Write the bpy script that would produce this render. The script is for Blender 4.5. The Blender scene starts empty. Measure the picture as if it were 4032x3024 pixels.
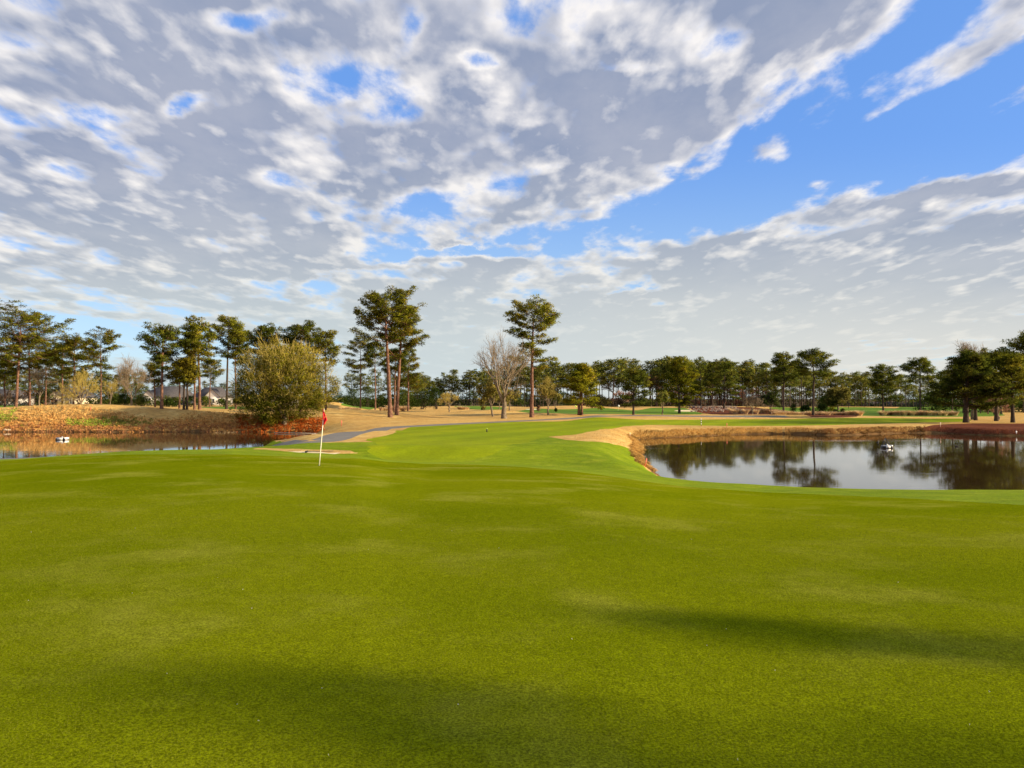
import bpy, math, random
import numpy as np
from mathutils import Vector, Matrix
from mathutils.geometry import delaunay_2d_cdt

rnd = random.Random(7)
NR = np.random.RandomState(11)
SC = bpy.context.scene
COL = SC.collection
R = math.radians

# ------------------------------------------------------------------ camera
F = 3028.0            # focal length in pixels of the 4032 px wide photograph
YH = 1570.0           # eye level line
EYE = 1.75
PITCH = math.atan((YH - 1512) / F)
cam = bpy.data.cameras.new('camera'); camo = bpy.data.objects.new('camera', cam); COL.objects.link(camo)
cam.sensor_width = 36; cam.lens = F / 4032 * 36; cam.clip_start = 0.1; cam.clip_end = 20000
camo.location = (0, 0, EYE); camo.rotation_euler = (R(90) + PITCH, 0, 0)
SC.camera = camo

# ------------------------------------------------------------------ light
SUN_AZ = 105.0        # clockwise from the viewing direction
SUN_EL = 19.0
SC.view_settings.view_transform = 'Standard'; SC.view_settings.look = 'None'
EV = 1.1
SC.view_settings.exposure = EV; SC.view_settings.gamma = 1
SC.view_settings.use_curve_mapping = False
sl = bpy.data.lights.new('sun', 'SUN'); so = bpy.data.objects.new('sun', sl); COL.objects.link(so)
sl.energy = 4.3; sl.angle = R(0.53); sl.color = (1.0, 0.80, 0.52)
sdir = Vector((math.sin(R(SUN_AZ)) * math.cos(R(SUN_EL)), math.cos(R(SUN_AZ)) * math.cos(R(SUN_EL)), math.sin(R(SUN_EL))))
so.rotation_euler = sdir.to_track_quat('Z', 'Y').to_euler()

# ------------------------------------------------------------------ node helper
class NT:
    def __init__(s, tree):
        s.t = tree; s.n = tree.nodes; s.l = tree.links
    def node(s, typ, ins=None, **kw):
        nd = s.n.new(typ)
        for k, v in kw.items(): setattr(nd, k, v)
        for k, v in (ins or {}).items():
            s.set(nd.inputs[k], v)
        return nd
    def set(s, inp, v):
        if isinstance(v, bpy.types.NodeSocket): s.l.new(v, inp)
        else: inp.default_value = v
    def m(s, op, a, b=None, c=None, clamp=False):
        nd = s.n.new('ShaderNodeMath'); nd.operation = op; nd.use_clamp = clamp
        s.set(nd.inputs[0], a)
        if b is not None: s.set(nd.inputs[1], b)
        if c is not None: s.set(nd.inputs[2], c)
        return nd.outputs[0]
    def v(s, op, a, b=None):
        nd = s.n.new('ShaderNodeVectorMath'); nd.operation = op
        s.set(nd.inputs[0], a)
        if b is not None:
            if op == 'SCALE': s.set(nd.inputs['Scale'], b)
            else: s.set(nd.inputs[1], b)
        return nd.outputs['Value'] if op == 'LENGTH' else nd.outputs[0]
    def mix(s, f, a, b, typ='MIX'):
        nd = s.n.new('ShaderNodeMix'); nd.data_type = 'RGBA'; nd.blend_type = typ
        s.set(nd.inputs[0], f); s.set(nd.inputs[6], a if not isinstance(a, tuple) or len(a) == 4 else a + (1,))
        s.set(nd.inputs[7], b if not isinstance(b, tuple) or len(b) == 4 else b + (1,))
        return nd.outputs[2]
    def mr(s, val, a, b, c=0.0, d=1.0, smooth=True):
        nd = s.n.new('ShaderNodeMapRange'); nd.interpolation_type = 'SMOOTHSTEP' if smooth else 'LINEAR'
        s.set(nd.inputs[0], val)
        for i, q in enumerate((a, b, c, d)): s.set(nd.inputs[i + 1], q)
        return nd.outputs[0]
    def noise(s, vec, scale, detail=4, rough=0.55, lac=2.0, dist=0.0, col=False):
        nd = s.n.new('ShaderNodeTexNoise'); nd.noise_dimensions = '3D'
        s.set(nd.inputs['Vector'], vec); s.set(nd.inputs['Scale'], scale)
        nd.inputs['Detail'].default_value = detail; nd.inputs['Roughness'].default_value = rough
        nd.inputs['Lacunarity'].default_value = lac; nd.inputs['Distortion'].default_value = dist
        return nd.outputs['Color' if col else 'Fac']

# ------------------------------------------------------------------ world: Nishita sky with a procedural cloud deck
W = bpy.data.worlds.new('World'); SC.world = W; W.use_nodes = True
wt = NT(W.node_tree); wt.n.clear()
geo = wt.node('ShaderNodeTexCoord').outputs['Generated']
sep = wt.node('ShaderNodeSeparateXYZ', {0: geo})
dx, dy, dz = sep.outputs
sky = wt.node('ShaderNodeTexSky', sky_type='NISHITA', sun_disc=False, sun_elevation=R(SUN_EL),
              sun_rotation=R(SUN_AZ), air_density=1.0, dust_density=0.6, ozone_density=2.0)
BG = 0.1
K = 1.0 / (2 ** EV) / BG            # turns a displayed linear colour into a background colour
yy = wt.m('MAXIMUM', dy, 0.12)
u = wt.m('DIVIDE', dx, yy); v = wt.m('DIVIDE', dz, yy)
zz = wt.m('ADD', wt.m('MAXIMUM', dz, 0.0), 0.10)
plane = wt.node('ShaderNodeCombineXYZ', {0: wt.m('DIVIDE', dx, zz), 1: wt.m('DIVIDE', dy, zz), 2: 0.0}).outputs[0]
mp = wt.node('ShaderNodeMapping', {'Vector': plane, 'Rotation': (0, 0, R(-12)), 'Scale': (1.0, 0.55, 1.0)}).outputs[0]
wob = wt.noise(mp, 1.6, 7, 0.62, col=True)
uv = wt.node('ShaderNodeCombineXYZ', {0: u, 1: v, 2: 0.0}).outputs[0]
wobs = wt.v('SUBTRACT', wob, (0.5, 0.5, 0.5))
uvd = wt.v('ADD', uv, wt.v('MULTIPLY', wobs, (0.16, 0.12, 0.0)))
# (cx, cy, rx, ry, rotation in degrees, weight): where the deck opens (-) or closes (+)
BL = [
 (3250, 570, 950, 210, 22, -0.85), (3850, 330, 620, 300, 30, -0.80), (3700, 60, 200, 60, 30, -0.35), (2950, 700, 300, 110, 20, -0.45),
 (3740, 225, 420, 90, 36, 0.78), (3960, 430, 330, 60, 33, 0.95), (3060, 590, 220, 60, 8, 0.72), (3540, 520, 130, 60, 20, 0.5), (3180, 680, 140, 34, 5, 0.55), (2760, 760, 120, 40, 10, 0.4),
 (3980, 130, 230, 60, 30, 0.55), (3480, 420, 120, 30, 25, 0.30), (3560, 590, 150, 30, 5, 0.60),
 (2900, 300, 560, 110, 33, 0.50), (3250, 60, 330, 100, 36, 0.40), (2620, 640, 260, 90, 12, 0.40),
 (1270, 240, 210, 95, 0, -0.50), (370, 445, 190, 55, 0, -0.52), (560, 610, 170, 60, -28, -0.56),
 (720, 378, 60, 26, 0, -0.55), (1620, 445, 150, 75, 0, -0.50), (1570, 890, 170, 70, 20, -0.62),
 (1760, 965, 360, 36, 3, -0.60), (950, 75, 170, 40, 0, -0.50), (1640, 70, 50, 90, 0, -0.40),
 (1180, 1105, 260, 42, 5, -0.52), (2470, 1147, 80, 24, 0, -0.50), (330, 1165, 130, 45, 0, -0.50),
 (260, 1330, 560, 100, 0, -0.85), (900, 1400, 460, 75, 0, -0.55), (1900, 228, 55, 40, 0, -0.5),
 (2470, 232, 100, 26, -5, -0.55), (2050, 880, 200, 40, 0, -0.35), (2330, 880, 140, 50, 20, -0.35),
 (1640, 1010, 500, 26, 0, 0.35), (1850, 935, 170, 14, 0, 0.55), (290, 1190, 160, 38, -10, 0.45), (470, 1110, 90, 35, 0, 0.4),
 (3250, 1130, 1200, 200, 10, 0.6), (3500, 800, 700, 40, 10, 0.38), (3780, 540, 420, 110, 12, -0.6), (700, 820, 650, 240, -12, 0.34), (2250, 430, 700, 160, 10, 0.15),
 (350, 150, 700, 160, 0, 0.25), (1700, 300, 500, 200, 0, 0.10), (2300, 1300, 2200, 120, 0, 0.16),
]
cov = None
for cx, cy, rx, ry, rot, w in BL:
    a = wt.node('ShaderNodeMapping', {'Vector': uvd, 'Location': ((cx - 2016) / F, (YH - cy) / F, 0),
        'Rotation': (0, 0, R(rot)), 'Scale': (rx / F, ry / F, 1)}, vector_type='TEXTURE').outputs[0]
    g = wt.mr(wt.v('LENGTH', a), 1.9, 0.0, 0.0, w * 1.5)
    cov = g if cov is None else wt.m('ADD', cov, g)
def hfield(vec, fine):
    a = wt.noise(vec, 2.7, 9 if fine else 3, 0.60, dist=0.1)
    b = wt.m('MULTIPLY', wt.noise(wt.v('ADD', vec, (5.3, 2.1, 0)), 7.0, 6 if fine else 2, 0.55, dist=0.15), 0.75)
    return wt.m('ADD', a, b)
h0 = hfield(mp, True)
h1 = hfield(wt.v('ADD', mp, (0.04, -0.015, 0.0)), False)
n3 = wt.noise(mp, 0.7, 3, 0.5)
dens = wt.m('ADD', wt.m('ADD', wt.m('MULTIPLY', cov, 0.80), 0.72), wt.m('MULTIPLY', wt.m('SUBTRACT', h0, 0.875), 3.0))
dens = wt.m('ADD', dens, wt.m('MULTIPLY', wt.m('SUBTRACT', n3, 0.5), 0.5))
alpha = wt.mr(dens, -0.05, 0.70)
thick = wt.mr(dens, 0.34, 1.05)
relief = wt.m('MULTIPLY', wt.m('SUBTRACT', h0, h1), 3.2)
puff = wt.mr(wt.noise(wt.v('ADD', mp, (1.7, 8.2, 0)), 4.8, 5, 0.52, dist=0.1), 0.47, 0.72, -0.16, 0.72)
hz = wt.mr(v, 0.36, -0.01)                       # towards the horizon
hz2 = wt.mr(v, 0.20, 0.0)
relief = wt.m('MULTIPLY', relief, wt.mr(v, 0.0, 0.25, 0.30, 1.0))
puff2 = wt.mr(wt.noise(wt.v('ADD', mp, (4.7, 1.2, 0)), 9.0, 4, 0.5), 0.52, 0.78, -0.05, 0.42)
lit = wt.m('ADD', wt.m('MULTIPLY', wt.m('SUBTRACT', 1.0, thick), 0.85), wt.m('ADD', wt.m('ADD', relief, puff2), puff), clamp=True)
grey = wt.mix(hz, wt.mix(wt.mr(wt.noise(mp, 2.0, 6, 0.6), 0.35, 0.65), (0.285, 0.345, 0.495), (0.40, 0.44, 0.56)), (0.60, 0.645, 0.65))
white = wt.mix(hz, (0.96, 0.93, 0.92), (0.80, 0.80, 0.75))
cl = wt.mix(lit, grey, white)
warmh = wt.mix(wt.mr(u, -0.3, 0.6), (0.60, 0.70, 0.73), (0.80, 0.79, 0.73))
cl = wt.mix(wt.m('MULTIPLY', hz2, 0.85), cl, warmh)
clk = wt.v('SCALE', cl, K)
skyc = wt.mix(1.0, sky.outputs[0], (1.05, 1.12, 1.45), 'MULTIPLY')
blue = wt.mix(hz, (0.125, 0.325, 0.79), (0.47, 0.67, 0.78))
skyb = wt.mix(0.75, skyc, wt.v('SCALE', blue, K))
full = wt.mix(alpha, skyb, clk)
below = wt.mr(dz, -0.02, 0.0)
full = wt.mix(below, (0.5 , 0.6, 0.3), full)
bgn = wt.node('ShaderNodeBackground', {'Color': full, 'Strength': BG})
wo = wt.node('ShaderNodeOutputWorld', {'Surface': bgn.outputs[0]})
W.cycles.sampling_method = 'MANUAL'; W.cycles.sample_map_resolution = 512

# ------------------------------------------------------------------ materials
def newmat(name):
    m = bpy.data.materials.new(name); m.use_nodes = True
    t = NT(m.node_tree); t.n.clear()
    out = t.node('ShaderNodeOutputMaterial')
    return m, t, out
def simple(name, col, rough=0.7, spec=0.3, nscale=0, namp=0.25, bump=0, metallic=0):
    m, t, out = newmat(name)
    c = col + (1,)
    if nscale:
        pos = t.node('ShaderNodeTexCoord').outputs['Object']
        n = t.noise(pos, nscale, 5, 0.6)
        c = t.mix(t.mr(n, 0.3, 0.7), tuple(x * (1 - namp) for x in col), tuple(min(1, x * (1 + namp)) for x in col))
    p = t.node('ShaderNodeBsdfPrincipled', {'Base Color': c, 'Roughness': rough, 'Specular IOR Level': spec, 'Metallic': metallic})
    if bump:
        b = t.node('ShaderNodeBump', {'Height': n, 'Strength': bump, 'Distance': 0.05})
        t.l.new(b.outputs[0], p.inputs['Normal'])
    t.l.new(p.outputs[0], out.inputs[0]); return m
def ground_mat(name, cols, scales, fine=0, finebump=0.0, amp=0.25, rough=0.9, sheen=0.0, mid=0, midamp=0.3, stripes=False, bd=0.01, spec=0.05):
    """cols: three colours blended by broad noise; fine: speckle scale"""
    m, t, out = newmat(name)
    pos = t.node('ShaderNodeNewGeometry').outputs['Position']
    c = t.mix(t.mr(t.noise(pos, scales[0], 5, 0.55), 0.35, 0.65), cols[0], cols[1])
    c = t.mix(t.mr(t.noise(pos, scales[1], 6, 0.6), 0.48, 0.72), c, cols[2])
    if stripes:
        mpg = t.node('ShaderNodeMapping', {'Vector': pos, 'Rotation': (0, 0, R(24))}).outputs[0]
        sx = t.node('ShaderNodeSeparateXYZ', {0: mpg}).outputs[0]
        st = t.mr(t.m('SINE', t.m('MULTIPLY', sx, 1.1)), -0.4, 0.4, 0.93, 1.05)
        c = t.mix(1.0, c, t.node('ShaderNodeCombineColor', {0: st, 1: st, 2: st}).outputs[0], 'MULTIPLY')
    hgt = None
    if mid:
        nm = t.noise(pos, mid, 4, 0.6)
        f = t.mr(nm, 0.3, 0.7, 1 - midamp, 1 + midamp)
        c = t.mix(1.0, c, t.node('ShaderNodeCombineColor', {0: f, 1: f, 2: f}).outputs[0], 'MULTIPLY')
        hgt = nm
    if fine:
        nf = t.noise(pos, fine, 3, 0.7)
        f = t.mr(nf, 0.3, 0.7, 1 - amp, 1 + amp)
        c = t.mix(1.0, c, t.node('ShaderNodeCombineColor', {0: f, 1: f, 2: t.m('MULTIPLY', f, 0.9)}).outputs[0], 'MULTIPLY')
        hgt = nf
    p = t.node('ShaderNodeBsdfPrincipled', {'Base Color': c, 'Roughness': rough, 'Specular IOR Level': spec})
    if sheen:
        p.inputs['Sheen Weight'].default_value = sheen; p.inputs['Sheen Roughness'].default_value = 0.5
        p.inputs['Sheen Tint'].default_value = (0.8, 0.9, 0.4, 1)
    if finebump and hgt is not None:
        b = t.node('ShaderNodeBump', {'Height': hgt, 'Strength': finebump, 'Distance': bd})
        t.l.new(b.outputs[0], p.inputs['Normal'])
    t.l.new(p.outputs[0], out.inputs[0]); return m
def leaf_mat(name, dark, light, warm, trans=0.35):
    m, t, out = newmat(name)
    pos = t.node('ShaderNodeNewGeometry').outputs['Position']
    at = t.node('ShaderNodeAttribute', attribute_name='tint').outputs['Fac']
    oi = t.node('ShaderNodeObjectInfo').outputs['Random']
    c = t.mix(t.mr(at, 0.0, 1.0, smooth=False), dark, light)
    c = t.mix(t.m('MULTIPLY', t.mr(t.noise(pos, 0.35, 3, 0.5), 0.45, 0.7), 0.7), c, warm)
    f = t.mr(oi, 0, 1, 0.75, 1.25, smooth=False)
    c = t.mix(1.0, c, t.node('ShaderNodeCombineColor', {0: f, 1: f, 2: f}).outputs[0], 'MULTIPLY')
    d = t.node('ShaderNodeBsdfDiffuse', {'Color': c}); tr = t.node('ShaderNodeBsdfTranslucent', {'Color': c})
    mx = t.node('ShaderNodeMixShader', {0: trans, 1: d.outputs[0], 2: tr.outputs[0]})
    t.l.new(mx.outputs[0], out.inputs[0]); return m
def vcol_mat(name, trans=0.2, gain=1.0):
    m, t, out = newmat(name)
    c = t.node('ShaderNodeAttribute', attribute_name='Col').outputs['Color']
    d = t.node('ShaderNodeBsdfDiffuse', {'Color': c}); tr = t.node('ShaderNodeBsdfTranslucent', {'Color': c})
    mx = t.node('ShaderNodeMixShader', {0: trans, 1: d.outputs[0], 2: tr.outputs[0]})
    t.l.new(mx.outputs[0], out.inputs[0]); return m

M = {}
M['green'] = ground_mat('green_turf', [(0.150, 0.178, 0.004), (0.112, 0.146, 0.002), (0.200, 0.220, 0.022)], (0.13, 0.40), fine=62, finebump=0.7, amp=0.5, spec=0.0, mid=9, midamp=0.10, bd=0.008)
M['collar'] = ground_mat('collar_turf', [(0.170, 0.235, 0.003), (0.130, 0.195, 0.003), (0.225, 0.275, 0.012)], (0.12, 0.7), fine=14, finebump=0.5, amp=0.3, mid=1.6, midamp=0.12, bd=0.04)
M['fairway'] = ground_mat('fairway_turf', [(0.212, 0.262, 0.002), (0.170, 0.232, 0.002), (0.250, 0.285, 0.002)], (0.05, 0.16), fine=9, finebump=0.4, amp=0.2, mid=0.7, midamp=0.08, bd=0.04, stripes=True)
M['ffair'] = ground_mat('far_fairway_turf', [(0.11, 0.20, 0.02), (0.09, 0.17, 0.02), (0.15, 0.23, 0.02)], (0.04, 0.1), mid=0.5, midamp=0.1)
M['rough'] = ground_mat('dormant_grass', [(0.52, 0.33, 0.115), (0.44, 0.27, 0.095), (0.58, 0.41, 0.165)], (0.09, 0.35), fine=7, finebump=0.6, amp=0.22, mid=1.2, midamp=0.16, bd=0.06)
M['path'] = ground_mat('asphalt_path', [(0.175, 0.168, 0.175), (0.205, 0.195, 0.20), (0.145, 0.14, 0.15)], (0.4, 1.5), fine=20, finebump=0.2, amp=0.15)
M['sand'] = ground_mat('bunker_sand', [(0.72, 0.62, 0.45), (0.66, 0.56, 0.4), (0.76, 0.66, 0.5)], (0.3, 1.5), fine=6, finebump=0.3, amp=0.08)
M['floor'] = ground_mat('forest_floor', [(0.10, 0.075, 0.035), (0.07, 0.06, 0.03), (0.13, 0.09, 0.04)], (0.05, 0.2), mid=0.6, midamp=0.2)
M['straw'] = ground_mat('pine_straw', [(0.13, 0.040, 0.022), (0.095, 0.030, 0.018), (0.17, 0.06, 0.03)], (0.3, 1.2), fine=6, finebump=0.8, amp=0.4, bd=0.1)
M['bank'] = ground_mat('leaf_litter', [(0.53, 0.31, 0.10), (0.46, 0.25, 0.08), (0.58, 0.37, 0.14)], (0.15, 0.6), fine=5, finebump=0.8, amp=0.45, bd=0.1)
M['dark_earth'] = ground_mat('dark_bank_earth', [(0.15, 0.085, 0.04), (0.10, 0.06, 0.03), (0.20, 0.12, 0.06)], (0.5, 1.5), fine=5, finebump=0.5, amp=0.3, bd=0.08)  # darker ground ring round both ponds, below the shore grass
M['bark'] = simple('pine_bark', (0.155, 0.085, 0.060), 0.9, 0.1, nscale=3.0, namp=0.5, bump=0.5)
M['barkd'] = simple('dark_shaded_bark', (0.058, 0.043, 0.034), 0.9, 0.1, nscale=3.0, namp=0.4, bump=0.4)  # dark bark; shade on right-hand and far trunks is put into its colour
M['barkg'] = simple('grey_bark', (0.17, 0.135, 0.095), 0.9, 0.1, nscale=3.0, namp=0.35)
M['twig'] = simple('bare_twig', (0.24, 0.185, 0.125), 0.9, 0.1)
M['twigo'] = simple('ochre_twig', (0.36, 0.285, 0.075), 0.9, 0.1)
M['twigr'] = simple('reddish_twig', (0.36, 0.20, 0.14), 0.9, 0.1)
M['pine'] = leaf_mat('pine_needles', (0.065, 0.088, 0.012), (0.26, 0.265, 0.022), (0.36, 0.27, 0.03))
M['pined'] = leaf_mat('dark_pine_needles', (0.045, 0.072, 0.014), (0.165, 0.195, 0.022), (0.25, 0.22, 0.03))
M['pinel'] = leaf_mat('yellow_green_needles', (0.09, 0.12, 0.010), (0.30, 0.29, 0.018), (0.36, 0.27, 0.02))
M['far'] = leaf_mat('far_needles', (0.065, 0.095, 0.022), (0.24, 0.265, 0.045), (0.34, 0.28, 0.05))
M['olive'] = leaf_mat('olive_leaves', (0.12, 0.13, 0.03), (0.30, 0.27, 0.06), (0.36, 0.28, 0.07))
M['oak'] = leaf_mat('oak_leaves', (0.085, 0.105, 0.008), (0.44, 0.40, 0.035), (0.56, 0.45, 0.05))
M['everg'] = leaf_mat('evergreen_leaves', (0.025, 0.05, 0.014), (0.08, 0.12, 0.02), (0.10, 0.13, 0.02))
M['hedge'] = leaf_mat('hedge_leaves', (0.05, 0.09, 0.02), (0.15, 0.19, 0.03), (0.2, 0.19, 0.04))
M['brush'] = leaf_mat('brushwood', (0.12, 0.085, 0.05), (0.26, 0.18, 0.11), (0.32, 0.16, 0.10))
M['pink'] = leaf_mat('reddish_brushwood', (0.22, 0.10, 0.07), (0.36, 0.18, 0.13), (0.36, 0.14, 0.10))
M['vc'] = vcol_mat('scrub_leaves')
M['red'] = simple('red_cloth', (0.72, 0.015, 0.03), 0.6, 0.3, nscale=4, namp=0.15)
M['pole'] = simple('flagstick_paint', (0.82, 0.79, 0.62), 0.35, 0.5)
M['stake'] = simple('red_stake_paint', (0.80, 0.20, 0.13), 0.6, 0.3)
M['stakew'] = simple('pale_stake_paint', (0.85, 0.62, 0.45), 0.6, 0.3)
M['black'] = simple('black_plastic', (0.015, 0.015, 0.02), 0.4, 0.4)
M['white'] = simple('white_plastic', (0.80, 0.80, 0.78), 0.4, 0.4)
M['yellow'] = simple('yellow_green_cap', (0.65, 0.8, 0.08), 0.5, 0.4)
M['metal'] = simple('grey_metal', (0.35, 0.35, 0.36), 0.35, 0.5, metallic=0.6)
M['roof'] = simple('grey_shingles', (0.085, 0.08, 0.085), 0.9, 0.1, nscale=2.0, namp=0.25)
M['wall'] = simple('cream_siding', (0.60, 0.53, 0.38), 0.8, 0.2, nscale=0.8, namp=0.06)
M['wallw'] = simple('white_siding', (0.56, 0.54, 0.52), 0.8, 0.2, nscale=0.8, namp=0.06)
M['glass'] = simple('dark_glass', (0.03, 0.035, 0.04), 0.1, 0.6)
M['fence'] = simple('grey_fence_boards', (0.12, 0.115, 0.13), 0.9, 0.1, nscale=1.5, namp=0.3)
M['pipe'] = simple('weathered_pipe', (0.5, 0.42, 0.32), 0.6, 0.3)
M['duck'] = simple('dark_feathers', (0.04, 0.035, 0.03), 0.8, 0.1)
M['stone'] = simple('pale_stone', (0.5, 0.38, 0.26), 0.9, 0.1, nscale=2.0, namp=0.3)
# water
m, t, out = newmat('pond_water')
pos = t.node('ShaderNodeNewGeometry').outputs['Position']
nn = t.noise(pos, 1.6, 3, 0.5)
band = t.mr(t.noise(t.node('ShaderNodeMapping', {'Vector': pos, 'Scale': (0.02, 0.14, 1)}).outputs[0], 1.0, 3, 0.5), 0.5, 0.68, 0.12, 1.0)
bmp = t.node('ShaderNodeBump', {'Height': nn, 'Strength': t.m('MULTIPLY', band, 0.12), 'Distance': 0.1})
p = t.node('ShaderNodeBsdfPrincipled', {'Base Color': (0.045, 0.028, 0.010, 1), 'Roughness': 0.035, 'IOR': 1.5,
    'Specular IOR Level': 0.85, 'Normal': bmp.outputs[0]})
t.l.new(p.outputs[0], out.inputs[0]); M['water'] = m

# ------------------------------------------------------------------ object helpers
def tag(o, label=None, cat=None, group=None, kind=None):
    if label: o['label'] = label
    if cat: o['category'] = cat
    if group: o['group'] = group
    if kind: o['kind'] = kind
    return o
def empty(name, loc, label=None, cat=None, group=None, rz=0, sc=1):
    o = bpy.data.objects.new(name, None); COL.objects.link(o); o.location = loc; o.rotation_euler = (0, 0, rz)
    o.scale = (sc,) * 3 if not isinstance(sc, tuple) else sc
    o.empty_display_size = 0.3
    return tag(o, label, cat, group)
def link(name, me, parent=None, mat=None):
    o = bpy.data.objects.new(name, me); COL.objects.link(o)
    if mat is not None and not me.materials: me.materials.append(mat)
    if parent is not None: o.parent = parent
    return o
class G:
    """numpy geometry collector: tubes, cards, boxes"""
    def __init__(s): s.V = []; s.Fq = []; s.Ft = []; s.N = []; s.T = []; s.C = []; s.n = 0
    def add(s, V, quads=None, tris=None, nrm=None, tint=None, col=None):
        V = np.asarray(V, float).reshape(-1, 3)
        if quads is not None and len(quads): s.Fq.append(np.asarray(quads, int) + s.n)
        if tris is not None and len(tris): s.Ft.append(np.asarray(tris, int) + s.n)
        s.V.append(V); s.n += len(V)
        s.N.append(nrm if nrm is not None else np.zeros_like(V))
        s.T.append(np.full(len(V), 0.5) if tint is None else np.asarray(tint, float))
        s.C.append(np.zeros((len(V), 3)) if col is None else np.asarray(col, float))
    def tube(s, P, r, k=5, cap=False):
        P = np.asarray(P, float); n = len(P); r = np.broadcast_to(np.asarray(r, float), (n,))
        d = np.gradient(P, axis=0); d /= np.linalg.norm(d, axis=1)[:, None] + 1e-9
        ref = np.array([0, 0, 1.0]) if abs(d[0][2]) < 0.8 else np.array([1.0, 0, 0])
        a = np.cross(d, ref); a /= np.linalg.norm(a, axis=1)[:, None] + 1e-9
        b = np.cross(d, a)
        th = np.arange(k) * 2 * math.pi / k
        V = P[:, None, :] + r[:, None, None] * (np.cos(th)[None, :, None] * a[:, None, :] + np.sin(th)[None, :, None] * b[:, None, :])
        i = np.arange(n - 1)[:, None] * k; j = np.arange(k)[None, :]; j2 = (j + 1) % k
        Q = np.stack([i + j, i + j2, i + k + j2, i + k + j], -1).reshape(-1, 4)
        V = V.reshape(-1, 3); tr = []
        if cap:
            V = np.vstack([V, P[0], P[-1]]); c0, c1 = len(V) - 2, len(V) - 1
            for q in range(k):
                tr.append((c0, (q + 1) % k, q)); tr.append((c1, (n - 1) * k + q, (n - 1) * k + (q + 1) % k))
        s.add(V, Q, tr)
    def box(s, c, h, rz=0):
        c = np.array(c, float); h = np.array(h, float)
        V = np.array([(x, y, z) for x in (-1, 1) for y in (-1, 1) for z in (-1, 1)], float) * h
        cs, sn = math.cos(rz), math.sin(rz)
        V = np.stack([V[:, 0] * cs - V[:, 1] * sn, V[:, 0] * sn + V[:, 1] * cs, V[:, 2]], 1) + c
        s.add(V, [(0, 1, 3, 2), (4, 6, 7, 5), (0, 4, 5, 1), (2, 3, 7, 6), (0, 2, 6, 4), (1, 5, 7, 3)])
    def sticks(s, A, B, ra, rb):
        """many three-sided thin twigs at once"""
        A = np.asarray(A, float); B = np.asarray(B, float); n = len(A)
        if n == 0: return
        d = B - A; d /= np.linalg.norm(d, axis=1)[:, None] + 1e-9
        ref = NR.normal(size=(n, 3)); a = np.cross(d, ref); a /= np.linalg.norm(a, axis=1)[:, None] + 1e-9; b = np.cross(d, a)
        V = np.zeros((n, 6, 3))
        for q in range(3):
            w = math.cos(q * 2.0944) * a + math.sin(q * 2.0944) * b
            V[:, q] = A + w * np.reshape(ra, (-1, 1)); V[:, 3 + q] = B + w * np.reshape(rb, (-1, 1))
        base = np.arange(n)[:, None] * 6
        Q = np.stack([base + np.array([[q, (q + 1) % 3, 3 + (q + 1) % 3, 3 + q]]) for q in range(3)], 1).reshape(-1, 4)
        s.add(V.reshape(-1, 3), Q)
    def tufts(s, C, rad, n, ln, wd, up=0.3, tint=None, centre=None, col=None, shell=0.45, droop=0.0):
        """n leaf triangles round each clump centre C; rad = (k,3) radii"""
        C = np.asarray(C, float); k = len(C)
        if k == 0: return
        rad = np.broadcast_to(np.asarray(rad, float), (k, 3))
        d = NR.normal(size=(k, n, 3)); d[..., 2] += up; d /= np.linalg.norm(d, axis=2)[..., None]
        rr = shell + (1 - shell) * NR.rand(k, n, 1)
        P = C[:, None] + d * rad[:, None] * rr
        dd = d + NR.normal(size=d.shape) * 0.45; dd[..., 2] -= droop; dd /= np.linalg.norm(dd, axis=2)[..., None]
        w = np.cross(dd, NR.normal(size=d.shape)); w /= np.linalg.norm(w, axis=2)[..., None] + 1e-9
        L = ln * (0.6 + 0.8 * NR.rand(k, n, 1)); Wd = wd * (0.6 + 0.8 * NR.rand(k, n, 1))
        V = np.stack([P - w * Wd * 0.5, P + w * Wd * 0.5, P + dd * L], 2)
        nrm = d * 1.0
        if centre is not None:
            cc = P - np.asarray(centre, float); cc /= np.linalg.norm(cc, axis=2)[..., None] + 1e-9
            nrm = nrm + 0.5 * cc
        nrm = nrm + NR.normal(size=d.shape) * 0.25
        nrm /= np.linalg.norm(nrm, axis=2)[..., None]
        nv = np.repeat(nrm[:, :, None], 3, 2)
        if tint is None: tint = NR.rand(k)
        tv = np.clip(np.repeat(np.asarray(tint)[:, None], n * 3, 1) + NR.normal(size=(k, n * 3)) * 0.12, 0, 1)
        cv = None
        if col is not None:
            cv = np.repeat(np.asarray(col, float)[:, None], n * 3, 1) * (0.75 + 0.5 * np.repeat(NR.rand(k, n, 1), 3, 1))
            cv = cv.reshape(-1, 3)
        s.add(V.reshape(-1, 3), None, np.arange(k * n * 3).reshape(-1, 3), nv.reshape(-1, 3), tv.reshape(-1), cv)
    def mesh(s, name, mat, smooth=False, normals=False, tint=False, col=False):
        V = np.vstack(s.V) if s.V else np.zeros((0, 3))
        me = bpy.data.meshes.new(name)
        q = np.vstack(s.Fq) if s.Fq else np.zeros((0, 4), int); t3 = np.vstack(s.Ft) if s.Ft else np.zeros((0, 3), int)
        me.vertices.add(len(V)); me.vertices.foreach_set('co', V.ravel())
        me.loops.add(q.size + t3.size); me.loops.foreach_set('vertex_index', np.concatenate([q.ravel(), t3.ravel()]))
        me.polygons.add(len(q) + len(t3))
        me.polygons.foreach_set('loop_start', np.concatenate([np.arange(len(q)) * 4, q.size + np.arange(len(t3)) * 3]))
        me.polygons.foreach_set('loop_total', np.concatenate([np.full(len(q), 4), np.full(len(t3), 3)]))
        me.update(calc_edges=True)
        if smooth or normals: me.polygons.foreach_set('use_smooth', np.ones(len(me.polygons), bool))
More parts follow.
